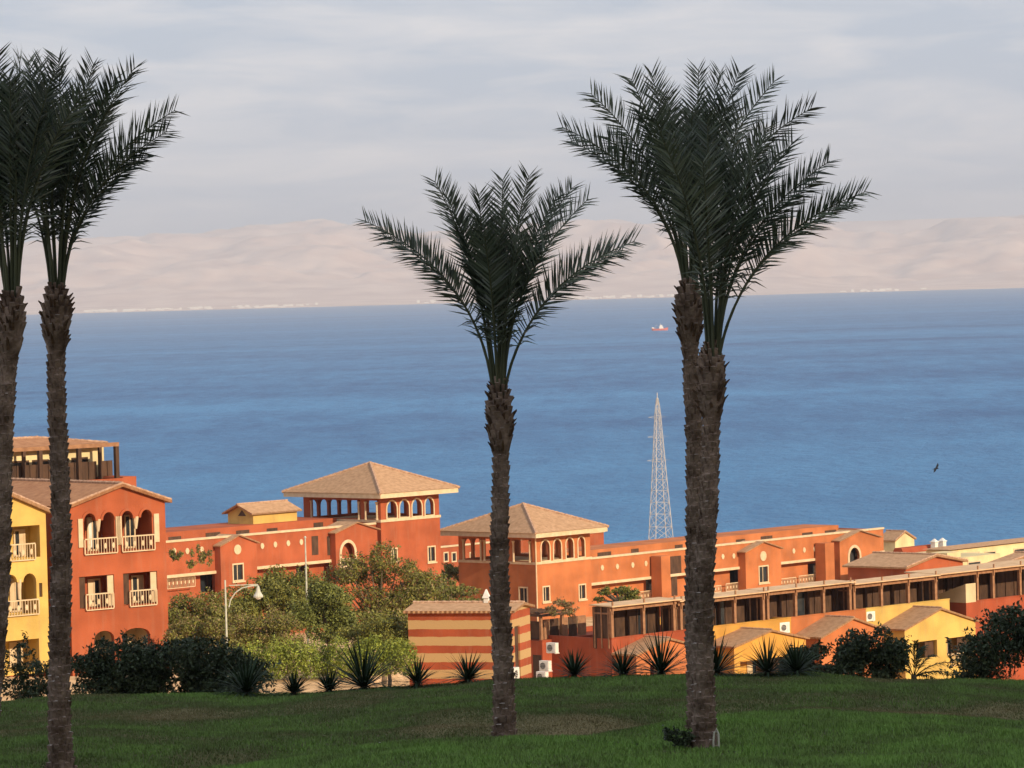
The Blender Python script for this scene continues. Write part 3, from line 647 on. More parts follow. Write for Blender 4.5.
# ------------------------------------------------------------------ terraced row with pergolas on top
FR = Fr(611, 283, 45); zPar = FR.Rf(611, 639)[1]; zRowB = gz(*FR.world(16, 0)[:2]) - 2.5
def row_house(x0, x1, m, label, ac_z=0, lface=None, b0=0.0, depth=9.0, zp=None):
    a0, a1 = FR.Rf(x0, 620, b0)[0] + (.004 if x0 > 611 else 0), FR.Rf(x1, 620, b0)[0] - .004
    zp = zp or zPar
    T = thing('terrace_house', label, 'house', FR.world(a0, b0, zRowB), FR.th)
    w = MB(); L = a1 - a0
    w.box(0, L, 0, depth, zRowB, zp - .8); w.box(0, L, 0, .25, zp - .799, zp); w.box(0, .25, .252, depth, zp - .799, zp); w.box(L - .25, L, .252, depth, zp - .799, zp); w.box(.252, L - .252, depth - .25, depth, zp - .799, zp)
    w.build('wall', m, T)
    MB().box(-.02, L + .02, -.04, .29, zp + .002, zp + .07).build('coping', m, T)
    f = Fr.__new__(Fr); w_ = FR.world(a0, b0); f.x, f.y, f.th, f.c, f.s = w_.x, w_.y, FR.th, FR.c, FR.s
    return T, f
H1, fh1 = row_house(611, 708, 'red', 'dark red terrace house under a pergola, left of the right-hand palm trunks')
H2, fh2 = row_house(708, 791, 'amber', 'amber terrace house with a gabled porch, just right of the right palm trunks')
H3, fh3 = row_house(791, 866, 'orange', 'orange terrace house with a tiled gable, between the amber and the yellow terrace houses')
H4, fh4 = row_house(866, 950, 'yellow', 'bright yellow terrace house with a gabled front and white balcony, behind the feather palm')
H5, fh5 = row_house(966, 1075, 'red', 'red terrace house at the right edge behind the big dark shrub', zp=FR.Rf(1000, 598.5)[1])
# L-facing front part of the red house
bL = FR.Lf(563, 645)[0]
H0 = Fr(541, 286.5, 45); zp0 = H0.Rf(545, 641)[1]; zb0 = gz(H0.x, H0.y) - 2.5
h0 = H0.thing('terrace_house', 'small red terrace house wedged between the striped hut and the dark red terrace house', 'house', zb0)
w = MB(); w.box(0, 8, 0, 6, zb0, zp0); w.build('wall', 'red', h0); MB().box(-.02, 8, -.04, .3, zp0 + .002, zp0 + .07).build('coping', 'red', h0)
rr = span(H0, H0.Lf, 655, 690, 533, 541.5); MB().plate(rect(.1, rr[1], zb0, rr[3]), [], -.02, -.003, mapL()).build('doorway', 'wood', h0)

def porch(T, f, x0, x1, xa, ye, ya, m, Yp, wins=(), rails=(), back=3.0, lwall=None):
    """gabled front of a row house projecting towards the sun"""
    b0 = -Yp; a0 = f.Rf(x0, 650, b0)[0]; a1 = f.Rf(x1, 650, b0)[0]; ze = f.Rf(x0, ye, b0)[1]; za = f.Rf(xa, ya, b0)[1]; ac = (a0 + a1) / 2
    holes = [rect(*span(f, f.Rf, y0, y1, u0, u1, b0)) for (u0, u1, y0, y1) in wins]
    w = MB(); w.plate([(a0, zRowB), (a1, zRowB), (a1, ze), (ac, za), (a0, ze)], holes, 0, .25, mapR(b0))
    w.plate(rect(b0 + .25, -.002, zRowB, ze), [], 0, .25, mapL(a0)); w.plate(rect(b0 + .25, -.002, zRowB, ze), [], -.25, 0, mapL(a1))
    o = w.build('gabled_front', m, T)
    for (u0, u1, y0, y1) in wins:
        loggia(o, mapR(b0), span(f, f.Rf, y0, y1, u0, u1, b0), m, min(1.2, Yp - .2), 1)
        q = span(f, f.Rf, y0, y1, u0, u1, b0); wq = q[1] - q[0]; MB().plate(rect(q[0] + wq * .56, q[1] - .06, q[2] + .02, q[3] - .05), [], .3, .35, mapR(b0)).build('shutter', 'wood', o)
    for (u0, u1, y0, y1) in rails:
        r = span(f, f.Rf, y0, y1, u0, u1, b0); railing(o, mapR(b0), *r)
    r = MB(); u = .17; oh = .22; bk = -.004
    dz = (za - ze) / (ac - a0) * oh
    r.slab([(a0 - oh, b0 - oh, ze - dz + u), (ac, b0 - oh, za + u), (ac, bk, za + u), (a0 - oh, bk, ze - dz + u)], .14)
    r.slab([(ac, b0 - oh, za + u), (a1 + oh, b0 - oh, ze - dz + u), (a1 + oh, bk, ze - dz + u), (ac, bk, za + u)], .14)
    ro = r.build('roof', 'tile', o)
    c = MB(); caps(c, (ac, b0 - oh, za + u), (ac, bk, za + u), .09); c.build('ridge_tiles', 'cap', ro)
porch(H4, fh4, 905, 976, 938, 630.5, 610, 'yellow', 2.6, [(916, 937, 641, 658), (946.5, 970.5, 637, 656)], [(950, 968, 652.5, 665)])
porch(H3, fh3, 821, 884, 851, 638.5, 619.5, 'orange', 2.6, [(836, 846, 646, 662)])
porch(H2, fh2, 734, 806, 768, 648, 632, 'amber', 2.8, [(740, 787, 659, 676)])
porch(H1, fh1, 636, 700, 668, 656, 640, 'orange', 2.2, [(650, 662, 664, 680)])

def pergola(label, F, x0, x1, yl, posts, zp, depth=1.8, b0=-.05, name='pergola', left_x=None):
    a0, a1 = F.Rf(x0, 600, b0)[0], F.Rf(x1, 600, b0)[0]; zr = F.Rf(x0, yl, b0)[1]
    T = thing(name, label, 'pergola', F.world(a0, b0, zp - .75), F.th, 'pergolas along the terraced row')
    L = a1 - a0; zb_ = zp + .075
    r = MB(); r.slab([(-.25, -.35, zr), (L + .25, -.35, zr), (L + .25, depth + .1, zr + .06), (-.25, depth + .1, zr + .06)], .08); r.build('roof', 'shade', T)
    bm = MB(); bm.box(-.1, L + .1, .0, .16, zr - .38, zr - .13)
    for i in range(int(L / .8) + 1): bm.hexa([(i * .8, -.3, zr - .115), (i * .8 + .09, -.3, zr - .115), (i * .8 + .09, depth, zr - .11), (i * .8, depth, zr - .11)], [(i * .8, -.3, zr - .122), (i * .8 + .09, -.3, zr - .122), (i * .8 + .09, depth, zr - .105), (i * .8, depth, zr - .105)])
    bm.build('beam', 'post', T)
    for x in posts:
        a = F.Rf(x, 610, b0)[0] - a0
        p = MB(); p.box(a - .12, a + .12, -.04, .2, zb_, zr - .381); p.box(a - .06, a + .06, -.12, -.041, zr - .6, zr + .3); p.build('post', 'post', T)
        MB().box(a - .1, a + .1, depth - .3, depth - .1, zp - .75, zr - .1).build('post', 'wood', T)
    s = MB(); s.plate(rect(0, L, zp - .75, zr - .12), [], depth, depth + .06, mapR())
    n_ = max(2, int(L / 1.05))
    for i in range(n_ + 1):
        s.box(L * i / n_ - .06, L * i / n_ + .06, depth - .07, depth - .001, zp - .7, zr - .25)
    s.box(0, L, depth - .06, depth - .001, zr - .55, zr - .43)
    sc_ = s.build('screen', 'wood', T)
    for i in range(n_):
        if rng.random() < .62:
            g = MB().plate(rect(L * i / n_ + .12, L * (i + 1) / n_ - .12, zp - .6, zr - .65), [], -.02, -.003, mapR(depth)); g.build('pane', 'glass' if rng.random() < .2 else 'wood', sc_)
    e = MB(); e.plate(rect(.2, depth, zp - .75, zr - .12), [], 0, .05, mapL(.02)); eo = e.build('side_screen', 'wood', T)
    e = MB()
    for q in np.arange(.25, depth, .68): e.box(-.06, .018, q, q + .1, zp - .7, zr - .14)
    e.box(-.05, .017, .2, depth, zr - .62, zr - .5); e.build('side_frame', 'post', eo)
    return T
pergola('brown pergola with pale canvas roof on the dark red terrace house', FR, 611, 676, 606, (611.8, 643.5, 674), zPar)
pergola('brown pergola half hidden behind the right palm trunks', FR, 679, 764, 600.5, (681, 705, 735, 763.5), zPar)
pergola('brown pergola roof directly above the amber terrace house gable', FR, 767, 851, 590.5, (768, 796, 824, 850.5), zPar)
pergola('brown pergola above the orange and yellow terrace houses', FR, 854, 936, 583.5, (854.5, 882, 909, 936), zPar)
pergola('long brown pergola nearest the right edge', FR, 940, 1072, 573.5, (978, 994, 1021, 1050, 1071), FR.Rf(1000, 598.5)[1], 3.2)
# pale stair block between the yellow house and the last pergola
Fk = Fr(966, 311, 45); zk = gz(Fk.x, Fk.y) - 2
kb = Fk.thing('stair_block', 'small cream stair block under the pergola, behind the yellow terrace house', 'stair house', zk)
w = MB(); zt = Fk.Rf(966, 584)[1]; zm = Fk.Rf(966, 603)[1]; ak = Fk.Rf(976, 600)[0]; bk = Fk.Lf(936, 600)[0]
w.box(0, ak, 0, bk, zk, zm); w.build('wall', 'red', kb)
u = MB(); u.hexa([(0, 0, zm + .002), (ak, 0, zm + .002), (ak, bk, zm + .002), (0, bk, zm + .002)], [(0, 0, zt), (ak, 0, zt), (ak, bk, zm + .5), (0, bk, zm + .5)]); u.build('upper_wall', 'cream', kb)

# small low pergola on the wedged red house
Fq = H0; pq = thing('pergola', 'low brown pergola left of the dark red terrace house, behind the air conditioners', 'pergola', H0.world(0, 0, zp0), H0.th, 'pergolas along the terraced row')
zq = H0.Rf(541, 617)[1]
for bb in (.1, 2.1, 4.1): MB().box(.02, .2, bb, bb + .18, zp0 + .075, zq).build('post', 'post', pq)
MB().box(2.2, 2.4, .1, .3, zp0 + .075, zq).build('post', 'post', pq)
s = MB(); s.box(-.1, 3, -.1, .1, zq + .002, zq + .18); s.box(-.1, .1, .102, 5, zq + .002, zq + .18)
for i in range(9): s.box(-.2, 3.2, .3 + i * .55, .38 + i * .55, zq + .182, zq + .28)
s.build('beam', 'wood', pq)
for k in range(5):
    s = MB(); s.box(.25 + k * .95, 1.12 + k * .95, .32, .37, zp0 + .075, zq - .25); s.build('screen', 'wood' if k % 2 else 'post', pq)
s = MB(); s.box(.5, .56, .3, 5, zp0 + .075, zq - .4); s.build('screen', 'wood', pq)

# ------------------------------------------------------------------ houses behind, right
F = Fr(428, 448, 48); zb = gz(F.x, F.y) - 3
o = F.thing('flat_roofed_block', 'terracotta block glimpsed between the two hip-roofed towers', 'building', zb)
zw = F.Rf(450, 547)[1]; aE = F.Rf(604, 545)[0]; w = MB(); w.box(0, aE, 0, 7, zb, zw); w.box(1, aE - 4, 2.5, 6.5, zw + .002, zw + 1.1); w.build('wall', 'terracotta_red', o)
MB().box(-.1, aE + .1, -.12, .2, zw + .004, zw + .2).build('coping', 'trim', o)
for x0, x1 in ((444, 447.5), (452, 455.5), (470, 474), (516, 520), (545, 549), (566, 570)): window(o, mapR(), span(F, F.Rf, 553, 561, x0, x1), 'trim', False, depth=-.045, sill=False)
F = Fr(896.5, 478, 48); zb = gz(F.x, F.y) - 3
o = F.thing('gabled_house', 'plain cream house with a steep little gable standing behind the end of the orange wing', 'house', zb)
gable_house(o, F, 0, F.Rf(914.5, 550)[0], 0, F.Lf(879, 550)[0], zb, F.Rf(896.5, 541)[1], F.Rf(906, 532.5)[1], 'pale', oh=.2)
F = Fr(906.5, 345, 48); zb = gz(F.x, F.y) - 3
o = F.thing('gabled_hall', 'broad low-gabled orange hall behind the pergola row at the right', 'building', zb)
gable_house(o, F, 0, F.Rf(963, 570)[0], 0, F.Lf(848, 570)[0], zb, F.Rf(906.5, 568.5)[1], F.Rf(936, 556.5)[1], 'terracotta_red', oh=.35)
F = Fr(950, 430, 48); zb = gz(F.x, F.y) - 3
o = F.thing('apartment_wing', 'long pale yellow building with a tan tile roof at the right edge near the water', 'building', zb)
aE = F.Rf(1075, 545)[0]; zw = F.Rf(960, 549.5)[1]; zr_ = F.Rf(961, 543, 4)[1]
w = MB(); w.box(0, aE, 0, 3, zb, zw); w.build('wall', 'pale', o)
for x0, x1, y0, y1 in ((1014, 1024, 549, 554), (968, 979, 553, 557), (985, 995, 552, 556)): window(o, mapR(), span(F, F.Rf, y0, y1, x0, x1), 'trim', False, depth=-.045, sill=False)
r = MB(); r.add([(-.4, -.4, zw + .1), (aE, -.4, zw + .1), (aE, 3.4, zw + .1), (-.4, 3.4, zw + .1), (1.2, 1.8, zr_ + .1), (aE, 1.8, zr_ + .1)], [(0, 1, 5, 4), (3, 4, 5, 2), (0, 4, 3), (0, 3, 2, 1), (1, 2, 5)]); r.build('roof', 'tile', o)
F = Fr(912, 440, 48); zb = gz(F.x, F.y) - 3
o = F.thing('flat_roofed_block', 'low pale block with white chimneys beside the cream gabled house', 'building', zb)
zw = F.Rf(930, 552)[1]; aE = F.Rf(951, 552)[0]; w = MB(); w.box(0, aE, 0, 3.2, zb, zw); w.build('wall', 'pale', o)
r = MB(); r.hexa([(.3, 1.2, zw + .003), (aE, 1.2, zw + .003), (aE, 2.8, zw + .003), (.3, 2.8, zw + .003)], [(.3, 1.5, zw + .6), (aE, 1.5, zw + .6), (aE, 2.4, zw + .6), (.3, 2.4, zw + .6)]); r.build('roof', 'red', o)
for px in (934.5, 942.5):
    a = F.Rf(px, 546, .6)[0]; c = MB(); c.box(a - .3, a + .3, .3, .9, zw + .003, zw + .95); c.box(a - .38, a + .38, .22, .98, zw + .952, zw + 1.05); c.hexa([(a - .3, .3, zw + 1.052), (a + .3, .3, zw + 1.052), (a + .3, .9, zw + 1.052), (a - .3, .9, zw + 1.052)], [(a - .05, .55, zw + 1.35), (a + .05, .55, zw + 1.35), (a + .05, .65, zw + 1.35), (a - .05, .65, zw + 1.35)]); c.build('chimney', 'white', o)
F = Fr(999, 372, 48); zb = gz(F.x, F.y) - 3
o = F.thing('gabled_house', 'pale yellow gabled house above the last pergola at the right edge', 'house', zb)
gable_house(o, F, 0, F.Rf(1066, 570)[0], 0, 1.6, zb, F.Rf(999, 567)[1], F.Rf(1030, 555)[1], 'pale', oh=.3)
F = Fr(955, 385, 48); zb = gz(F.x, F.y) - 3
o = F.thing('flat_roofed_block', 'flat pale yellow block behind the orange hall at the right', 'building', zb)
zw = F.Rf(960, 558)[1]; w = MB(); w.box(0, F.Rf(1000, 560)[0], 0, 4, zb, zw); w.box(.3, 2.5, 1, 3, zw + .002, zw + .5); w.build('wall', 'pale', o)
window(o, mapR(), span(F, F.Rf, 562, 566, 968, 980), 'trim', False, depth=-.045, sill=False)

# ------------------------------------------------------------------ striped hut
M['stripe'] = stucco('red_and_cream_stripes', (.36, .085, .038))
n = M['stripe'].node_tree.nodes; l = M['stripe'].node_tree.links; bs = n['Principled BSDF']; src = bs.inputs['Base Color'].links[0].from_socket
F = Fr(511, 224, 73); zb = gz(F.x, F.y) - 1.0
hut = F.thing('striped_hut', 'small hut painted in red and cream horizontal stripes behind the middle palm trunk', 'hut', zb)
zE = F.Lf(460, 611.5)[1]; bW = F.Lf(408.5, 640)[0]; aD = F.Rf(527, 640)[0]
z_first = F.Lf(450, 619.5)[1]; per = z_first - F.Lf(450, 636)[1]
geo = n.new('ShaderNodeNewGeometry'); sp = n.new('ShaderNodeSeparateXYZ'); l.new(geo.outputs['Position'], sp.inputs[0])
m1 = n.new('ShaderNodeMath'); m1.operation = 'SUBTRACT'; m1.inputs[0].default_value = z_first
nzs = n.new('ShaderNodeTexNoise'); nzs.inputs['Scale'].default_value = 2.5; nzs.inputs['Detail'].default_value = 6; l.new(geo.outputs['Position'], nzs.inputs['Vector'])
mzs = n.new('ShaderNodeMath'); mzs.operation = 'MULTIPLY_ADD'; mzs.inputs[1].default_value = .09; l.new(nzs.outputs['Fac'], mzs.inputs[0]); l.new(sp.outputs['Z'], mzs.inputs[2]); l.new(mzs.outputs[0], m1.inputs[1])
m2 = n.new('ShaderNodeMath'); m2.operation = 'DIVIDE'; m2.inputs[1].default_value = per; l.new(m1.outputs[0], m2.inputs[0])
m3 = n.new('ShaderNodeMath'); m3.operation = 'FLOORED_MODULO'; m3.inputs[1].default_value = 1.0; l.new(m2.outputs[0], m3.inputs[0])
m5 = n.new('ShaderNodeMath'); m5.operation = 'LESS_THAN'; m5.inputs[1].default_value = .54; l.new(m3.outputs[0], m5.inputs[0])
mxs = n.new('ShaderNodeMixRGB'); mxs.inputs['Color2'].default_value = (.47, .31, .145, 1); l.new(m5.outputs[0], mxs.inputs['Fac']); l.new(src, mxs.inputs['Color1']); l.new(mxs.outputs['Color'], bs.inputs['Base Color'])
aR_ = 3.6; zR = F.Lf(450, 605.5, aR_ / 2)[1]
dr = span(F, F.Rf, 626, 666, 514, 519.5); dr = (max(.5, dr[0]), dr[1], zb + .9, dr[3])
w = MB(); w.plate(rect(.2, bW - .2, zb, zE), [], 0, .2, mapL()); w.plate(rect(.2, bW - .2, zb, zE), [], -.2, 0, mapL(aR_))
w.plate([(0, zb), (aR_, zb), (aR_, zE), (aR_ / 2, zR), (0, zE)], [rect(*dr)], 0, .2, mapR()); w.plate([(0, zb), (aR_, zb), (aR_, zE), (aR_ / 2, zR), (0, zE)], [], -.2, 0, mapR(bW)); w.build('wall', 'stripe', hut)
MB().plate(rect(dr[0] - .02, dr[1] + .02, dr[2], dr[3]), [], .1, .15, mapR()).build('door', 'wood', hut)
r = MB(); u = .17; dz = .12
r.slab([(-.25, -.25, zE - dz + u), (aR_ / 2, -.25, zR + u), (aR_ / 2, bW + .2, zR + u), (-.25, bW + .2, zE - dz + u)], .13); r.slab([(aR_ / 2, -.25, zR + u), (aR_ + .25, -.25, zE - dz + u), (aR_ + .25, bW + .2, zE - dz + u), (aR_ / 2, bW + .2, zR + u)], .13)
ro = r.build('roof', 'tile', hut); k = MB(); caps(k, (aR_ / 2, -.25, zR + u), (aR_ / 2, bW + .2, zR + u)); k.build('ridge_tiles', 'cap', ro)
bq = F.Lf(486.5, 600, aR_ / 2)[0]; c = MB(); c.box(aR_ / 2 - .13, aR_ / 2 + .13, bq - .13, bq + .13, zR + u - .1, zR + u + .25); c.hexa([(aR_ / 2 - .2, bq - .2, zR + u + .252)] + [(aR_ / 2 + .2, bq - .2, zR + u + .252), (aR_ / 2 + .2, bq + .2, zR + u + .252), (aR_ / 2 - .2, bq + .2, zR + u + .252)], [(aR_ / 2 - .03, bq - .03, zR + u + .75), (aR_ / 2 + .03, bq - .03, zR + u + .75), (aR_ / 2 + .03, bq + .03, zR + u + .75), (aR_ / 2 - .03, bq + .03, zR + u + .75)]); c.build('chimney', 'white', hut)

# ------------------------------------------------------------------ air conditioners: grille faces the left-hand facades
def air_con(label, loc, th, w_=.85, h_=.62, d_=.34):
    T = thing('air_conditioner', label, 'air conditioner', loc, th, 'air conditioners on the house walls')
    c = MB(); c.box(-w_ / 2, w_ / 2, 0, d_, 0, h_); c.box(-w_ / 2 + .08, -w_ / 2 + .14, .05, d_ + .2, -.06, -.002); c.box(w_ / 2 - .14, w_ / 2 - .08, .05, d_ + .2, -.06, -.002); o = c.build('casing', 'white', T, local=True)
    q = [(-.1 + .24 * math.cos(2 * math.pi * i / 14), h_ / 2 + .24 * math.sin(2 * math.pi * i / 14)) for i in range(14)]
    g = MB(); g.plate(q, [], -.015, -.002, mapR()); g.build('fan_grille', 'dark', o, local=True)
    f = MB()
    for i in range(5): f.box(-.32, .14, -.03, -.016, h_ / 2 - .2 + i * .1, h_ / 2 - .185 + i * .1)
    f.box(.24, .38, -.02, -.002, .1, h_ - .1); f.build('fan_guard', 'white', o, local=True)
for lab, px, py, Y, th, k in (('white air conditioner highest on the red wall by the striped hut', 551, 653, 284.0, -40, 1.0), ('white air conditioner lower on the red wall, just right of the striped hut', 544, 671, 282.5, -40, 1.0),
                           ('white air conditioner partly sunk behind the lawn, lowest by the striped hut', 541, 682, 281, -40, 1.0), ('white air conditioner on the wall beside the door of the striped hut', 517, 680, 221, 70, .95),
                           ('white air conditioner on the terracotta wall between the two left palm trunks', 30, 500, 246, 25, 1.1), ('white air conditioner above the amber gable', 785, 633, 296, 35, 1.1), ('white air conditioner on the corner of the yellow terrace house', 871, 621, 303, 35, 1.0)):
    p = pt(px, py, Y); air_con(lab, p, R(th), .85 * k, .72 * k)

# ------------------------------------------------------------------ street lamp, pole, pylon, ship, bird
p0 = pt(227.2, 655, 205); gzl = gz(p0.x, 205)
lamp = thing('street_lamp', 'white street lamp with a curved bracket and bell shade, left of the green hedge', 'street lamp', (p0.x, 205, gzl))
def lz(px, py): q = pt(px, py, 205); return (q.x - p0.x, 0, q.z)
zt_ = lz(229, 580)[2]
MB().tube([(0, 0, gzl), (0, 0, gzl + .5), (.0, 0, gzl + .52), (0, 0, zt_)], [.1, .09, .06, .045], 8).build('pole', 'lampw', lamp)
P_ = [lz(229, 607), lz(230.5, 600), lz(235, 593), lz(242, 588), lz(251, 586), lz(258, 585.5)]
MB().tube(P_, .035, 6).build('bracket', 'lampw', lamp); MB().tube([lz(229, 585.5), lz(258, 584.5)], .025, 6).build('tie_rod', 'lampw', lamp)
c_ = Vector(lz(258, 586)); dz_ = lambda k: c_ + Vector((0, 0, k))
sh = MB().tube([dz_(.02), dz_(-.12), dz_(-.28), dz_(-.42), dz_(-.5), dz_(-.58)], [.05, .09, .12, .2, .25, .25], 12).build('lamp_shade', 'lampw', lamp, smooth=False)
MB().tube([dz_(-.582), dz_(-.66), dz_(-.7)], [.16, .12, .03], 10).build('bulb_globe', 'white', sh)
p0 = pt(307.5, 622, 244); g_ = gz(p0.x, 244); zt_ = pt(307.5, 538, 244).z
pole = thing('pole', 'thin white pole rising from the olive trees beside the terracotta wing', 'pole', (p0.x, 244, g_))
MB().tube([(0, 0, g_), (0, 0, g_ + 1.5), (0, 0, zt_)], [.09, .075, .045], 8).build('mast', 'lampw', pole); MB().tube([(0, 0, zt_), (.0, 0, zt_ + .12)], [.09, .05], 8).build('cap', 'lampw', pole)

pb = pt(661.5, 560, 600); g_ = gz(pb.x, 600); ztp = pt(657.5, 398, 600).z; hh = ztp - g_
py_ = thing('lattice_pylon', 'tall white steel lattice pylon standing against the sea', 'pylon', (pb.x, 600, g_), R(20))
def wd_(k): return float(np.interp(k, [0, .27, .56, .77, .93, 1], [2.7, 1.8, 1.15, .72, .42, .12])) / 1.26
lv = [0, .07, .14, .21, .28, .345, .41, .47, .53, .585, .64, .69, .74, .785, .83, .87, .91, .95, 1.0]
zv = lambda k: g_ + hh * k
cn = [(-1, -1), (1, -1), (1, 1), (-1, 1)]
for cx_, cy_ in cn:
    MB().tube([(cx_ * wd_(k), cy_ * wd_(k), zv(k)) for k in lv], [.06] * 14 + [.045] * 5, 5).build('leg', 'metal', py_)
br = MB()
for k0, k1 in zip(lv[:-1], lv[1:]):
    for i in range(4):
        a, b = cn[i], cn[(i + 1) % 4]; A = lambda c, k: (c[0] * wd_(k), c[1] * wd_(k), zv(k))
        br.tube([A(a, k0), A(b, k1)], .03, 4); br.tube([A(b, k0), A(a, k1)], .03, 4); br.tube([A(a, k1), A(b, k1)], .025, 4)
br.build('bracing', 'metal', py_)
for k, w_ in ((.9, 1.5), (.8, 1.7), (.68, 1.9)):
    MB().tube([(-w_, 0, zv(k) + .1), (0, 0, zv(k) + .35), (w_, 0, zv(k) + .1), (0, 0, zv(k) - .1), (-w_, 0, zv(k) + .1)], .022, 4).build('cross_arm', 'metal', py_)
MB().tube([(0, 0, ztp - .2), (0, 0, ztp + .8)], .06, 5).build('spike', 'metal', py_)

M['hull'] = mat('ship_red_hull', (.5, .1, .07), (.6, .16, .12), scale=.3, rough=.6)
d = ray(659.5, 330.5); Ys = SEA / d.z; ps = d * Ys
ship = thing('ship', 'small red and white ship far out on the open sea', 'ship', (ps.x, Ys, SEA), R(6))
h_ = MB(); st = [(-13, .3, 4.4), (-11.5, 2.6, 3.6), (-6, 3.2, 3.0), (5, 3.2, 3.0), (10, 2.4, 3.8), (14, .2, 5.0)]
vs = []
for x, hw, zt in st: vs += [(x, -hw, SEA + zt), (x, hw, SEA + zt), (x * .95, -hw * .8, SEA - .6), (x * .95, hw * .8, SEA - .6)]
fs = []
for i in range(len(st) - 1):
    a, b = i * 4, i * 4 + 4; fs += [(a, b, b + 2, a + 2), (a + 1, a + 3, b + 3, b + 1), (a, a + 1, b + 1, b), (a + 2, b + 2, b + 3, a + 3)]
fs += [(0, 2, 3, 1), (20, 21, 23, 22)]
h_.add(vs, fs).build('hull', 'hull', ship)
c = MB(); c.box(-.5, 6, -2.3, 2.3, SEA + 2.9, SEA + 6.3); c.box(.5, 4.6, -1.8, 1.8, SEA + 6.302, SEA + 8.8); c.build('superstructure', 'white', ship)
c = MB(); c.tube([(1.5, 0, SEA + 8.8), (1.5, 0, SEA + 12)], .25, 6); c.build('mast', 'white', ship)
c = MB(); c.box(-12.3, -8.6, -1.9, 1.9, SEA + 3.1, SEA + 5.3); c.build('deckhouse', 'white', ship)
c = MB(); c.tube([(-6.5, 0, SEA + 3), (-6.5, 0, SEA + 7.8), (-3, 0, SEA + 9.2)], .22, 6); c.build('crane', 'metal', ship)

M['bird'] = mat('dark_feathers', (.015, .016, .02), (.03, .03, .035), scale=6, rough=.8)
bp_ = pt(936, 468.5, 265)
bird = thing('bird', 'small dark bird in flight against the sea at the right', 'bird', bp_, R(-35))
b = MB(); b.tube([(-.2, 0, bp_.z - .06), (-.12, 0, bp_.z - .02), (0, 0, bp_.z), (.1, 0, bp_.z + .01), (.17, 0, bp_.z + .02), (.21, 0, bp_.z + .015)], [.012, .035, .055, .045, .032, .006], 8); b.build('body', 'bird', bird, smooth=True)
for sgn, up in ((1, .36), (-1, -.26)):
    w = MB(); w.slab([(.08, sgn * .03, bp_.z + .02), (.1, sgn * .2, bp_.z + up * .55), (-.02, sgn * .3, bp_.z + up), (-.07, sgn * .18, bp_.z + up * .5), (-.07, sgn * .03, bp_.z + .01)], .008); w.build('wing', 'bird', bird)
w = MB(); w.slab([(-.18, .02, bp_.z - .05), (-.18, -.02, bp_.z - .05), (-.3, -.05, bp_.z - .08), (-.3, .05, bp_.z - .08)], .008); w.build('tail', 'bird', bird)

# ------------------------------------------------------------------ planting
def leafmat(name, c1, c2, scale=1.1, rough=.55, spec=.3):
    m = mat(name, c1, c2, scale=scale, rough=rough, spec=spec, detail=3, lo=.3, hi=.7)
    n = m.node_tree.nodes; l = m.node_tree.links; b = n['Principled BSDF']; src = b.inputs['Base Color'].links[0].from_socket
    w = n.new('ShaderNodeTexWhiteNoise'); w.noise_dimensions = '1D'; g = n.new('ShaderNodeNewGeometry'); l.new(g.outputs['Random Per Island'], w.inputs['W'])
    hs = n.new('ShaderNodeHueSaturation'); mr = n.new('ShaderNodeMapRange'); mr.inputs['To Min'].default_value = .55; mr.inputs['To Max'].default_value = 1.5
    l.new(w.outputs['Value'], mr.inputs['Value']); l.new(mr.outputs[0], hs.inputs['Value']); l.new(src, hs.inputs['Color']); l.new(hs.outputs['Color'], b.inputs['Base Color'])
    return m
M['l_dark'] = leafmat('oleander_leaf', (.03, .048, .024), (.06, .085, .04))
M['l_olive'] = leafmat('olive_leaf', (.105, .12, .022), (.22, .21, .048))
M['l_green'] = leafmat('garden_leaf', (.105, .13, .03), (.2, .215, .05))
M['l_bright'] = leafmat('hedge_leaf', (.15, .2, .028), (.28, .32, .05))
M['l_dry'] = leafmat('dry_leaf', (.155, .112, .055), (.28, .195, .105))
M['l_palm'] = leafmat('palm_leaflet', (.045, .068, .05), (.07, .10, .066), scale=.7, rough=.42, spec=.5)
M['l_yucca'] = leafmat('yucca_blade', (.014, .03, .013), (.026, .048, .022), scale=1.5, rough=.75, spec=.2)
_m = M['l_palm']; n = _m.node_tree.nodes; l = _m.node_tree.links; b = n['Principled BSDF']; src = b.inputs['Base Color'].links[0].from_socket
oi = n.new('ShaderNodeObjectInfo'); h2 = n.new('ShaderNodeHueSaturation'); q1 = n.new('ShaderNodeMapRange'); q1.inputs['To Min'].default_value = .65; q1.inputs['To Max'].default_value = 1.55
q2 = n.new('ShaderNodeMapRange'); q2.inputs['To Min'].default_value = .5; q2.inputs['To Max'].default_value = .44
l.new(oi.outputs['Random'], q1.inputs['Value']); l.new(oi.outputs['Random'], q2.inputs['Value']); l.new(q1.outputs[0], h2.inputs['Value']); l.new(q2.outputs[0], h2.inputs['Hue']); l.new(src, h2.inputs['Color']); l.new(h2.outputs['Color'], b.inputs['Base Color'])
M['rachis'] = mat('palm_midrib', (.045, .055, .03), (.075, .085, .045), scale=2, rough=.6)
M['bark'] = mat('grey_bark', (.1, .075, .05), (.2, .15, .1), scale=4, rough=.95)
M['flower'] = mat('pink_petal', (.5, .16, .17), (.65, .3, .3), scale=4, rough=.7)

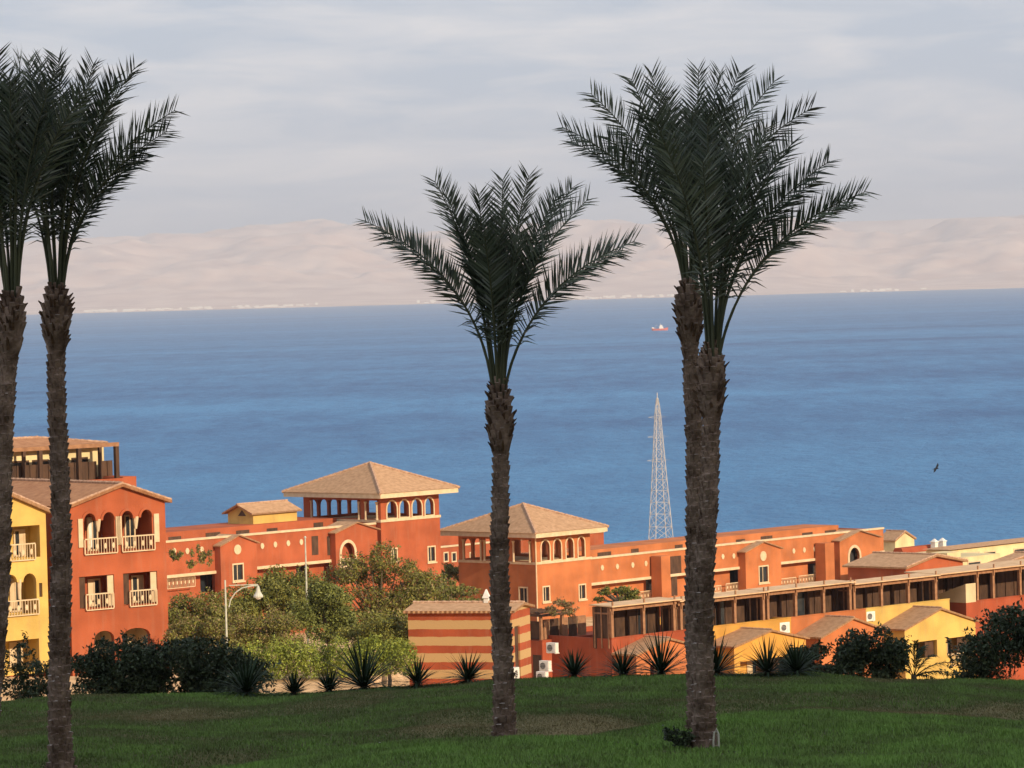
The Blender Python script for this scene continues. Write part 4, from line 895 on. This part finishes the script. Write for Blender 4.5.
def leaves(P, Ln, m, name, parent, size, up=.25, aspect=.42, seed=0):
    """P: (n,3) leaf positions; each leaf is a folded diamond"""
    r_ = np.random.default_rng(seed); k = len(P)
    d = r_.normal(size=(k, 3)); d[:, 2] += up; d /= np.linalg.norm(d, axis=1)[:, None]
    e = r_.normal(size=(k, 3)); w = np.cross(d, e); w /= np.linalg.norm(w, axis=1)[:, None]; nn = np.cross(d, w)
    s = size * (.5 + 1.3 * r_.beta(1.6, 2.2, (k, 1))); P = np.asarray(P)
    v = np.stack([P - d * s * .5, P + w * s * aspect * .5 + nn * s * .08, P + d * s * .5, P - w * s * aspect * .5 + nn * s * .08], 1).reshape(-1, 3)
    v[:, 2] -= walk_zb(parent)
    me = bpy.data.meshes.new(name); me.vertices.add(4 * k); me.vertices.foreach_set('co', v.reshape(-1).astype(np.float32))
    me.loops.add(4 * k); me.loops.foreach_set('vertex_index', np.arange(4 * k, dtype=np.int32)); me.polygons.add(k)
    me.polygons.foreach_set('loop_start', np.arange(0, 4 * k, 4, dtype=np.int32)); me.polygons.foreach_set('loop_total', np.full(k, 4, np.int32))
    me.update(calc_edges=True); me.materials.append(M[m]); o = bpy.data.objects.new(name, me); COL.objects.link(o); o.parent = parent; return o

def blob_points(lobes, n, r_, shell=.55):
    vol = np.array([a * b * c for (_, (a, b, c)) in lobes]) ** .75; pr = vol / vol.sum(); out = []
    for (c, rad), q in zip(lobes, pr):
        k = int(n * q); u = r_.normal(size=(k, 3)); u /= np.linalg.norm(u, axis=1)[:, None]
        t = r_.uniform(0, 1, (k, 1)) ** (1 / 3.0); t = t * (1 - shell) + shell * r_.beta(5, 1.6, (k, 1)); bump = 1 + .22 * np.sin(u[:, :1] * 7 + u[:, 2:] * 5 + c[0]) * np.sin(u[:, 1:2] * 6 - u[:, 2:] * 4)
        out.append(np.array(c) + u * t * bump * np.array(rad))
    return np.concatenate(out)

def bush(name, label, cat, x0, x1, y0, y1, Y, m, n, size, group=None, trunk=True, nl=9, limbs=None, dep=.8, seed=1, fill=.62, extra=None, shell=.55, cz=None):
    """crown fitted to a pixel box at depth Y, built as uneven lobes on limbs"""
    r_ = np.random.default_rng(seed); A = pt(x0, y1, Y); B = pt(x1, y0, Y); cx = (A.x + B.x) / 2; w = (B.x - A.x) / 2; h = B.z - A.z; g = gz(cx, Y)
    T = thing(name, label, cat, (cx, Y, g - .05), 0, group)
    lobes = []
    for i in range(int(nl * 1.9)):
        u = r_.uniform(-1, 1); zq = r_.uniform(.22, .80) * h if cz is None else r_.uniform(*cz) * h
        k = math.sqrt(max(.05, 1 - u * u)); lobes.append(((u * w * .8, r_.uniform(-1, 1) * w * dep * .6, A.z + zq * (.55 + .45 * k)), (w * fill * r_.uniform(.22, .58), w * fill * dep * r_.uniform(.3, .7), h * fill * r_.uniform(.12, .3))))
    P = [blob_points(lobes, n, r_, shell)]
    for i in range(nl * 4):       # loose shoots that break the outline
        c, rad = lobes[r_.integers(len(lobes))]; u = r_.normal(size=3); u[2] = abs(u[2]) + .3; u /= np.linalg.norm(u); t = r_.uniform(.7, r_.uniform(1.15, 1.7), (16, 1))
        P.append(np.array(c) + u * t * np.array(rad) + r_.normal(size=(16, 3)) * size * .35)
    P = np.concatenate(P); P = P[P[:, 2] > g + .02]
    leaves(P, 0, m, 'crown' if trunk else 'foliage', T, size, seed=seed)
    if extra:
        k = r_.choice(len(P), int(len(P) * extra[1]), replace=False); leaves(P[k] + r_.normal(size=(len(k), 3)) * size * .5, 0, extra[0], 'flowers' if extra[0] == 'flower' else 'dry_leaves', T, size * .8, seed=seed + 5)
    if trunk:
        hh_ = max(.3, (A.z - g)); rt = .03 + .022 * max(h, hh_)
        k = MB(); k.tube([(0, 0, g - .2), (.05 * w, 0, g + .5 * hh_ + .1), (0, 0, A.z + .25 * h)], [rt * 1.25, rt, rt * .75], 7)
        for c, rad in lobes:
            mid = (c[0] * .45, c[1] * .45, (A.z + .15 * h) * .4 + c[2] * .6 - .1 * h); k.tube([(0, 0, A.z + .08 * h), mid, c], [rt * .6, rt * .4, rt * .14], 5)
        k.build('trunk', 'bark', T)
    return T
# sunlit garden between the lawn and the apartments
bush('tree', 'airy tree with thin brown-green umbrella crown in front of the taller tower', 'tree', 316, 444, 545, 645, 262, 'l_olive', 20000, .18, nl=20, seed=3, fill=.6, dep=.7, extra=('l_dry', .3), cz=(.2, .97))
bush('tree', 'rounded olive-green tree with the white pole rising behind its right side', 'tree', 226, 326, 562, 645, 254, 'l_olive', 20000, .18, nl=16, seed=4, fill=.8, extra=('l_green', .3))
bush('tree', 'fresh green tree between the rounded olive tree and the airy umbrella tree', 'tree', 292, 362, 576, 650, 240, 'l_green', 16000, .165, nl=12, seed=5, fill=.85)
bush('tree', 'scrubby grey-brown tree right beside the terracotta gabled house', 'tree', 162, 244, 574, 660, 246, 'l_olive', 14000, .165, nl=16, seed=6, fill=.72, extra=('l_dry', .3))
bush('tree', 'low olive tree peeping over the roof of the striped hut', 'tree', 400, 496, 576, 622, 300, 'l_olive', 9000, .2, nl=12, seed=8, fill=.75, extra=('l_dry', .25))
bush('tree', 'thin leafy tree directly left of the striped hut', 'tree', 356, 418, 596, 668, 236, 'l_olive', 8500, .16, nl=14, seed=9, fill=.66, extra=('l_dry', .3))
bush('shrub', 'brownish shrub under the rounded olive tree, right of the street lamp', 'shrub', 226, 306, 604, 660, 226, 'l_olive', 9000, .14, nl=12, seed=10, fill=.8, trunk=False, extra=('l_dry', .6))
bush('shrub', 'half-dry olive shrub left of the street lamp', 'shrub', 168, 238, 608, 672, 222, 'l_olive', 9000, .14, nl=12, seed=12, fill=.8, trunk=False, extra=('l_dry', .5))
bush('shrub', 'dull green shrub below the airy umbrella tree', 'shrub', 326, 412, 608, 655, 228, 'l_olive', 9000, .14, nl=12, seed=13, fill=.8, trunk=False, extra=('l_green', .4))
# the bright hedge: one long plant mass
A = pt(232, 672, 209); B = pt(412, 634, 209); g = gz((A.x + B.x) / 2, 209)
T = thing('hedge', 'long bright yellow-green hedge above the sandy bank', 'hedge', ((A.x + B.x) / 2, 209, g - .05))
r_ = np.random.default_rng(31); lobes = []
for i in range(26):
    u = -1 + 2 * (i + .5) / 26; lobes.append(((u * (B.x - A.x) / 2, r_.uniform(-.5, .9), g + .75 + r_.uniform(-.15, .35)), (.6, .9, 1.0 + r_.uniform(-.15, .35))))
P = blob_points(lobes, 26000, r_, .8); P = P[P[:, 2] > g]; leaves(P, 0, 'l_bright', 'foliage', T, .125, seed=32)
k = r_.choice(len(P), 3000, replace=False); leaves(P[k], 0, 'l_green', 'darker_foliage', T, .14, seed=33)  # darker green leaves scattered at random through the hedge
bush('shrub', 'small leafy shrub behind the pergola roof, below the windows of the middle tower', 'shrub', 596, 640, 584, 604, 294, 'l_olive', 900, .22, nl=7, seed=14, fill=.6, extra=('l_green', .3), trunk=True)
bush('climber', 'straggly flowering climber on the low pergola right of the striped hut', 'climber', 543, 578, 597, 622, 285.5, 'l_dry', 800, .15, nl=7, seed=15, fill=.6, trunk=False, extra=('l_olive', .4))
bush('climber', 'climber spilling over the long wing, nearest the terracotta gabled house', 'climber', 170, 184, 547, 566, 366, 'l_olive', 220, .22, nl=5, seed=16, trunk=False, extra=('l_dry', .4))
bush('climber', 'climber spilling over the long wing beside its gabled bay', 'climber', 188, 214, 543, 572, 368, 'l_olive', 380, .22, nl=6, seed=17, trunk=False, extra=('l_dry', .3))

bush('shrub', 'olive shrub in the gap between the two hip-roofed towers', 'shrub', 438, 464, 561, 584, 425, 'l_olive', 1400, .3, nl=8, seed=18, fill=.7, trunk=False, extra=('l_green', .3))
# dark shrubs along the far edge of the lawn, in shade
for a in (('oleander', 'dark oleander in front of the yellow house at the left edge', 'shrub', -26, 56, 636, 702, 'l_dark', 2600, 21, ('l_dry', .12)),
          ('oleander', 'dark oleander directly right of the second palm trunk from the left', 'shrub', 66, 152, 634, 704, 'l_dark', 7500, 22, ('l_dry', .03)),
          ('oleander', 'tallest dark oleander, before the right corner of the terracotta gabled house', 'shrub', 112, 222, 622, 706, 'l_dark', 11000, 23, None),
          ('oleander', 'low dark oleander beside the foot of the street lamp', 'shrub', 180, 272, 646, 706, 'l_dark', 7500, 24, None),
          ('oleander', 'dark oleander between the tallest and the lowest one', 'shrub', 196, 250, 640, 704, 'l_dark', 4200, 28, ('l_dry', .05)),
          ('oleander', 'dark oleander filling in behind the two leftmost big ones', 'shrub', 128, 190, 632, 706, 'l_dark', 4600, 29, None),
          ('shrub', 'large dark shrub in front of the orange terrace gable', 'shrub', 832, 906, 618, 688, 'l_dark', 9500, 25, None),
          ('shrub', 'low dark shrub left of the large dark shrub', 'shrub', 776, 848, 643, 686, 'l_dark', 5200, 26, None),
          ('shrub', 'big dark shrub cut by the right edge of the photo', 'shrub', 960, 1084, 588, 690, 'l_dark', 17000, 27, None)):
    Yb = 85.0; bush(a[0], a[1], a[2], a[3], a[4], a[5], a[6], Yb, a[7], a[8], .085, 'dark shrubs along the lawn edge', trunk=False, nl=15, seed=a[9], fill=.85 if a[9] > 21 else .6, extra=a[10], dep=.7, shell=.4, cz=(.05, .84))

def blade(mb, p, d, L, w, up, droop=.0):
    p = Vector(p); d = Vector(d).normalized(); s = d.cross(Vector(up)); 
    if s.length < .05: s = d.cross(Vector((1, 0, 0)))
    s.normalize(); q = p + d * L * .5; e = p + d * L + Vector((0, 0, -droop * L))
    mb.add([p - s * w * .35, p + s * w * .35, q + s * w * .5, q - s * w * .5, e], [(0, 1, 2, 3), (3, 2, 4)])
def yucca(label, px, yb, wpx, hpx, seed, Y=82.8):
    r_ = random.Random(seed); base = pt(px, yb, Y); g = gz(base.x, Y); T = thing('yucca', label, 'yucca', (base.x, Y, g - .03), r_.uniform(0, 6), 'spiky yuccas along the lawn edge')
    k = Y / FPX; L0 = max(wpx * .62, hpx * .95) * k * 1.4; zc = max(g + .03, base.z + max(0, hpx * k - L0 * 1.02)); h = zc - g
    MB().tube([(0, 0, g - .1), (0, 0, zc + .06)], [.07, .06], 8).build('stem', 'bark', T)
    b = MB(); n_ = int(85 + wpx)
    for i in range(n_):
        az = i * 2.39996 + r_.uniform(-.2, .2); po = R(4 + 98 * ((i + .5) / n_) ** .6 + r_.uniform(-7, 7)); L = L0 * r_.uniform(.72, 1.06)
        d = (math.sin(po) * math.cos(az), math.sin(po) * math.sin(az), math.cos(po)); blade(b, (d[0] * .03, d[1] * .03, zc + .05), d, L, .04, (0, 0, 1), .05 + .08 * math.sin(po))
    b.build('rosette', 'l_yucca', T, fix=False)
    b = MB()
    for i in range(r_.randint(6, 16)):
        az = r_.uniform(0, 6.28); po = R(r_.uniform(98, 140)); d = (math.sin(po) * math.cos(az), math.sin(po) * math.sin(az), math.cos(po)); blade(b, (d[0] * .05, d[1] * .05, zc), d, L0 * r_.uniform(.4, .7), .035, (0, 0, 1), .1)
    b.build('dead_leaves', 'l_dry', T, fix=False); T.rotation_euler = (r_.uniform(-.14, .14), r_.uniform(-.14, .14), T.rotation_euler[2])
for i, (lab, *a) in enumerate((('yucca at the right end of the dark oleanders, beneath the street lamp', 246, 694, 48, 40), ('small yucca on the sandy bank, leftmost of the two small ones', 293, 697, 30, 22), ('small yucca just left of the biggest yucca', 329, 695, 26, 21),
        ('biggest, bushy yucca in front of the green hedge', 365, 692, 56, 50), ('small yucca at the left corner of the striped hut', 417, 688, 28, 26), ('yucca before the striped hut, left of the middle palm trunk', 467, 685, 38, 27), ('yucca in front of the shaded red wall', 574, 681, 28, 26),
        ('yucca at the sunlit corner of the red wall', 622, 679, 32, 29), ('tall yucca just left of the right-hand palm trunks', 661, 678, 40, 40), ('yucca emerging directly right of the right-hand palm trunks', 716, 676, 34, 38), ('thin upright yucca before the amber gable', 768, 677, 28, 32), ('yucca between the amber gable and the low dark shrub', 797, 678, 36, 33))):
    yucca(lab, *a, seed=50 + i)
# arching feather palm at the edge of the lawn
base = pt(914, 682, 85); g = gz(base.x, 85); T = thing('small_palm', 'low arching feather palm in front of the bright yellow gabled house', 'palm', (base.x, 85, g - .03))
r_ = random.Random(5); kk = 85 / FPX
def mini_frond(T, base, tip, seed, ll=.2, n_=26):
    rr = random.Random(seed); b0, t0 = Vector(base), Vector(tip); mid = (b0 + t0) / 2 + Vector((0, 0, (t0 - b0).length * .28)); m = MB(); pts = []
    for i in range(12):
        t = i / 11; pts.append(b0 * (1 - t) ** 2 + mid * 2 * t * (1 - t) + t0 * t * t)
    m.tube(pts, [.014 - .001 * i for i in range(12)], 4)
    for i in range(n_):
        t = .18 + .82 * i / n_; p = b0 * (1 - t) ** 2 + mid * 2 * t * (1 - t) + t0 * t * t; tan = ((mid - b0) * (1 - t) + (t0 - mid) * t).normalized(); sd = tan.cross(Vector((0, 0, 1))).normalized(); up = sd.cross(tan)
        for sg in (1, -1): blade(m, p, tan * .8 + sd * sg * .75 + up * rr.uniform(-.5, .35), ll * (1 - .5 * abs(t - .5)) * rr.uniform(.8, 1.1), .022, up, .25)
    return m
for i, (tx, ty) in enumerate(((958, 664), (948, 676), (935, 655), (925, 646), (900, 655), (893, 668), (965, 680), (915, 642), (942, 684))):
    tp = pt(tx, ty, 85 + r_.uniform(-.5, .5)); mini_frond(T, (0, 0, g + .15), (tp.x - base.x, tp.y - 85, tp.z), i, .2).build('frond', 'l_yucca', T, fix=False)
MB().tube([(0, 0, g - .1), (0, 0, g + .2)], [.07, .06], 8).build('trunk', 'bark', T)

# ------------------------------------------------------------------ date palms in the shade of the unseen hill
def palm_bark():
    m = mat('palm_bark', (.115, .08, .06), (.39, .30, .245), scale=4, rough=.95, detail=8, bump=.6, bscale=24, lo=.36, hi=.74, spec=.1)
    return m
M['pbark'] = palm_bark(); M['fibre'] = mat('palm_fibre', (.05, .03, .018), (.13, .08, .05), scale=12, rough=.95, detail=6)
M['scar'] = mat('leaf_base_scar', (.2, .17, .15), (.5, .45, .41), scale=14, rough=.9, detail=4)

def frond_mesh(base, tip, rr, n_pairs=60, bend=31, lmax=.66, rollk=None):
    b0, t0 = Vector(base), Vector(tip); t0 = b0.lerp(t0, .955); ch = t0 - b0; L = ch.length; ho = Vector((ch.x, ch.y, 0)); hl = ho.length; out = ho.normalized() if hl > 1e-4 else Vector((1, 0, 0))
    th = math.atan2(hl, ch.z); th1 = max(R(2), th - R(bend) * min(1, .45 + th * .9)); d0 = out * math.sin(th1) + Vector((0, 0, 1)) * math.cos(th1); p1 = b0 + d0 * L * .56
    B = lambda t: b0 * (1 - t) ** 2 + p1 * 2 * t * (1 - t) + t0 * t * t
    D = lambda t: ((p1 - b0) * (1 - t) + (t0 - p1) * t).normalized()
    m = MB(); N_ = 14; m.tube([B(i / (N_ - 1)) for i in range(N_)], [.021 * (1 - i / (N_ - 1)) ** .8 + .005 for i in range(N_)], 5, False); nr = len(m.f)
    k = abs(out.x); sg0 = rr.choice((-1, 1)); kc = rr.uniform(.6, 1.2) * k
    for i in range(n_pairs):
        u = (i + .5) / n_pairs; t = .25 + .75 * u ** .88; tan = D(t); p = B(t)
        n0 = Vector((0, 0, 1)) - out * .6; n0 = n0 - tan * n0.dot(tan); n0 = n0.normalized() if n0.length > .05 else Vector((0, -1, 0))
        nc = Vector((0, -1, 0)); nc = nc - tan * nc.dot(tan); nrm = (n0 * .75 + nc * kc * sg0 * 1.1).normalized(); sd = tan.cross(nrm).normalized()
        prof = (.34 + 2.0 * u) if u < .33 else (1.0 - .45 * ((u - .33) / .67) ** 1.8)
        if u < .16: 
            if rr.random() < .5: continue
            prof = rr.uniform(.45, .85)
        ang = R(58 - 14 * u)
        for sg in (1, -1):
            a = ang + rr.uniform(-.13, .13); v = R(rr.choice((8, 22, 36)) + rr.uniform(-9, 9))
            d = tan * math.cos(a) + (sd * sg * math.cos(v) + nrm * math.sin(v)) * math.sin(a)
            Ll = lmax * prof * rr.uniform(.86, 1.1); w = .026 * (.55 + .6 * min(1, prof))
            pp = p + tan * rr.uniform(-.015, .015); s_ = d.cross(nrm); s_.normalize(); s_ = (s_ + nrm * rr.uniform(-.6, .6)).normalized()
            dr = Vector((0, 0, -1)) * Ll * rr.uniform(.0, .09 if u > .16 else .6); q = pp + d * Ll * .4 + dr * .2; e = pp + d * Ll + dr
            m.add([pp - s_ * w * .3, pp + s_ * w * .3, q + s_ * w * .5, q - s_ * w * .5, e], [(0, 1, 2, 3), (3, 2, 4)])
    return m, nr

def date_palm(label, bpx, bpy_, tpx, tpy, Y, rb, rt, swell, tips, n_in, seed, in_pol=(3, 34), in_len=(3.3, 3.8), lean=0.0, az_skip=None):
    rr = random.Random(seed); bs = pt(bpx, bpy_, Y); g = gz(bs.x, Y); tp = pt(tpx, tpy, Y); T = thing('date_palm', label, 'palm tree', (bs.x, Y, g - .02), 0, 'date palms on the lawn')
    ox, oz = bs.x, 0; top = Vector((tp.x - bs.x, 0, tp.z)); bot = Vector((0, 0, g - .12)); Hh = top.z - bot.z
    def ctr(k): return bot.lerp(top, k) + Vector((lean * math.sin(math.pi * k) + .025 * math.sin(k * 9 + seed), .03 * math.sin(k * 7 + seed), 0))
    ks = 1 - swell / Hh
    def rad(k):
        r0 = rb + (rt - rb) * min(1, k * 1.3) + .07 * math.exp(-k * 34)
        if k > ks: q = (k - ks) / (1 - ks); r0 += .072 * math.sin(math.pi * min(1, q)) ** .7 - .055 * max(0, q - .65) / .35
        return r0
    N_ = 70; core = MB(); core.tube([ctr(i / N_) for i in range(N_ + 1)], [rad(i / N_) - .012 + .008 * math.sin(i * 2.1) for i in range(N_ + 1)], 14)
    z = .05; row = 0; sc_f = []
    while z < Hh:
        k = z / Hh; c = ctr(k); r0 = rad(k); inq = k > ks; nb = 9; hgt = rr.uniform(.10, .135) if not inq else .17
        for j in range(nb):
            a = 2 * math.pi * (j + .5 * (row % 2) + rr.uniform(-.12, .12)) / nb; prot = rr.uniform(.012, .036) if not inq else rr.uniform(.02, .065); wa = math.pi / nb * rr.uniform(.72, .98)
            dzr = rr.uniform(-.025, .025) + .03 * math.sin(a + row)
            def P(da, r, zz): return (c.x + math.cos(a + da) * r, c.y + math.sin(a + da) * r, bot.z + zz + dzr)
            zt2 = z + hgt; tp_ = rr.uniform(.45, .75); n0 = len(core.f)
            core.add([P(-wa, r0 - .02, z - .03), P(wa, r0 - .02, z - .03), P(wa * tp_, r0 + prot, zt2), P(-wa * tp_, r0 + prot, zt2), P(-wa * tp_, r0 - .02, zt2 + .012), P(wa * tp_, r0 - .02, zt2 + .012)],
                     [(0, 1, 2, 3), (3, 2, 5, 4), (1, 5, 2), (0, 3, 4)])
            if rr.random() < (.2 if k < .35 else .05): sc_f.append(n0 + 1)
        z += hgt * (.92 if not inq else .62); row += 1
    # frayed stubs of old fronds round the crown shaft
    n_bark = len(core.f)
    for i in range(46):
        k = ks + (1 - ks) * rr.uniform(.05, 1.0); a = rr.uniform(0, 6.28); c = ctr(k); r0 = rad(k); d = Vector((math.cos(a) * .55, math.sin(a) * .55, 1)).normalized(); p = c + Vector((math.cos(a), math.sin(a), 0)) * (r0 - .02)
        ln = rr.uniform(.08, .2); core.tube([p, p + d * ln * .6, p + d * ln + Vector((math.cos(a), math.sin(a), 0)) * .03], [.034, .026, .008], 4)
    o = core.build('trunk', 'pbark', T, fix=False); o.data.materials.append(M['scar']); o.data.materials.append(M['fibre'])
    for i in range(n_bark, len(core.f)): o.data.polygons[i].material_index = 2
    for i in sc_f: o.data.polygons[i].material_index = 1
    # fronds
    def add(tip, base_off):
        m, nr = frond_mesh(base_off, tip, rr, lmax=.6 * rr.uniform(.88, 1.08)); f = m.build('frond', 'l_palm', T, fix=False); f.data.materials.append(M['rachis'])
        mi = np.zeros(len(f.data.polygons), np.int32); mi[:nr] = 1; f.data.polygons.foreach_set('material_index', mi)
    for (x, y) in tips:
        q = pt(x, y, Y); dx = q.x - ox - top.x; dep = rr.uniform(-.45, .45); out = Vector((dx, dep, 0)); out = out.normalized() if out.length > .01 else Vector((1, 0, 0))
        add((q.x - ox, dep, q.z), top + out * .09 + Vector((0, 0, -.12)))
    for i in range(n_in):
        az = i * 2.39996 + rr.uniform(-.3, .3); po = R(in_pol[0] + (in_pol[1] - in_pol[0]) * ((i + .5) / n_in) ** .8 + rr.uniform(-3, 3)); L = rr.uniform(*in_len)
        if abs(math.cos(az)) > .75 and po > R(22): po *= .7
        d = Vector((math.sin(po) * math.cos(az), math.sin(po) * math.sin(az), math.cos(po))); add(tuple(top + d * L), top + Vector((math.cos(az), math.sin(az), 0)) * .07 * min(1, po * 3) + Vector((0, 0, -.1)))
    return T
date_palm('date palm in the middle of the photo, lone and shorter than the others', 503, 735, 498.5, 388, 65.7, .182, .130, 1.1,
          [(358, 212), (376, 226), (432, 171), (446, 188), (478, 184), (503, 169), (530, 166), (560, 186), (576, 177), (592, 190), (640, 234), (628, 244)], 9, 101, in_pol=(3, 22), in_len=(2.6, 3.15))
date_palm('front palm of the right-hand pair, with the shorter trunk', 702, 750, 713, 350, 61.6, .180, .13, 1.1,
          [(872, 184), (858, 196), (834, 152), (820, 172), (796, 132), (768, 118), (740, 104), (706, 112), (672, 124)], 9, 102, in_pol=(3, 24), in_len=(3.0, 3.6), lean=-.02)
date_palm('taller palm of the right-hand pair, its trunk behind the other', 699.5, 738, 690, 285, 65.6, .185, .132, 1.0,
          [(556, 120), (566, 134), (586, 84), (628, 70), (650, 63), (699, 58), (721, 62), (744, 61), (777, 72), (816, 100), (604, 130)], 9, 103, in_pol=(3, 24), in_len=(2.9, 3.4))
date_palm('palm left of the terracotta gabled house, second from the left edge', 62, 778, 57, 291, 62.4, .178, .135, .95,
          [(178, 100), (174, 124), (140, 58), (118, 72), (94, 52), (58, 46), (30, 50), (5, 66), (-20, 100), (150, 150)], 9, 104, in_pol=(3, 24), in_len=(3.0, 3.5))
date_palm('leftmost palm, half outside the left edge of the photo', -16, 775, 12, 296, 61, .178, .135, .95,
          [(60, 60), (42, 50), (23, 46), (-5, 44), (-18, 52), (-45, 62), (-75, 80), (-100, 110), (88, 82)], 10, 105, in_pol=(3, 24), in_len=(3.0, 3.5), lean=.03)

# small things at the foot of the palm and on the lawn
bush('shrub', 'tuft of dark weeds at the foot of the right-hand palm trunk', 'shrub', 656, 692, 722, 752, 61.5, 'l_dark', 420, .06, nl=7, trunk=False, seed=41)
yp = 61.4; p = pt(717, 752, yp); g = gz(p.x, yp); T = tag(MB().tube([(p.x - .05, yp, g - .05), (p.x - .05, yp, g + .1), (p.x - .035, yp, g + .24), (p.x, yp, g + .3), (p.x + .03, yp, g + .22), (p.x + .035, yp, g - .03)], .016, 7).build('bent_pipe', 'lampw', None), 'short bent white pipe standing beside the foot of the right-hand palm trunk', 'pipe')
p = pt(380, 733, 65.4); g = gz(p.x, p.y); c = MB(); r_ = random.Random(3); q = []
for i in range(9): q.append((p.x + math.cos(i * .7) * r_.uniform(.03, .075), p.y + math.sin(i * .7) * r_.uniform(.03, .075), g + .04 + r_.uniform(0, .03)))
c.add(q + [(p.x, p.y, g + .09), (p.x, p.y, g + .02)], [(i, (i + 1) % 9, 9) for i in range(9)] + [((i + 1) % 9, i, 10) for i in range(9)]); tag(c.build('crumpled_paper', 'white'), 'crumpled white paper scrap lying on the lawn', 'litter')

# the lawn's grass blades
k = 620000
gx = nrg.uniform(-12, 12, k); gy = 52.5 + 32.5 * nrg.uniform(0, 1, k) ** 1.05; keep = np.abs(gx) < gy * .145; gx, gy = gx[keep], gy[keep]; k = len(gx)
clump = lump(gx * 1.9 + 3, gy * 1.5) ; cov = np.clip(greenness(gx, gy) + .14 * lump(gx * 1.1 + 7, gy * .9 + 2) + nrg.normal(0, .075, k), 0, 1); gzv = ground(gx, gy)
gh = (.022 + .05 * greenness(gx, gy) ** 1.5 + .012 * clump) * nrg.uniform(.5, 1.35, k); gh = np.clip(gh, .015, .14)
az = nrg.uniform(0, 2 * math.pi, k); ln = nrg.uniform(.1, .75, k) * gh; wd = .008 + .008 * nrg.uniform(0, 1, k)
P0 = np.stack([gx - np.sin(az) * wd, gy + np.cos(az) * wd, gzv - .01], 1); P1 = np.stack([gx + np.sin(az) * wd, gy - np.cos(az) * wd, gzv - .01], 1); P2 = np.stack([gx + np.cos(az) * ln, gy + np.sin(az) * ln, gzv + gh], 1)
v = np.stack([P0, P1, P2], 1).reshape(-1, 3); me = bpy.data.meshes.new('grass'); me.vertices.add(3 * k); me.vertices.foreach_set('co', v.reshape(-1).astype(np.float32))
me.loops.add(3 * k); me.loops.foreach_set('vertex_index', np.arange(3 * k, dtype=np.int32)); me.polygons.add(k); me.polygons.foreach_set('loop_start', np.arange(0, 3 * k, 3, dtype=np.int32)); me.polygons.foreach_set('loop_total', np.full(k, 3, np.int32)); me.update(calc_edges=True)
at = me.attributes.new('cover', 'FLOAT', 'POINT'); at.data.foreach_set('value', np.repeat(cov, 3).astype(np.float32))
mg = bpy.data.materials.new('grass_blades'); mg.use_nodes = True; n = mg.node_tree.nodes; l = mg.node_tree.links; b = n['Principled BSDF']; b.inputs['Roughness'].default_value = .7; b.inputs['Specular IOR Level'].default_value = .15
a = n.new('ShaderNodeAttribute'); a.attribute_name = 'cover'; rp = n.new('ShaderNodeValToRGB'); rp.color_ramp.elements[0].color = (.20, .168, .088, 1); rp.color_ramp.elements[1].color = (.18, .33, .07, 1)
e = rp.color_ramp.elements.new(.45); e.color = (.10, .135, .048, 1); l.new(a.outputs['Fac'], rp.inputs['Fac']); l.new(rp.outputs['Color'], b.inputs['Base Color'])
me.materials.append(mg); go = bpy.data.objects.new('grass', me); COL.objects.link(go); tag(go, 'green and patchily dry lawn grass', 'grass', kind='stuff')
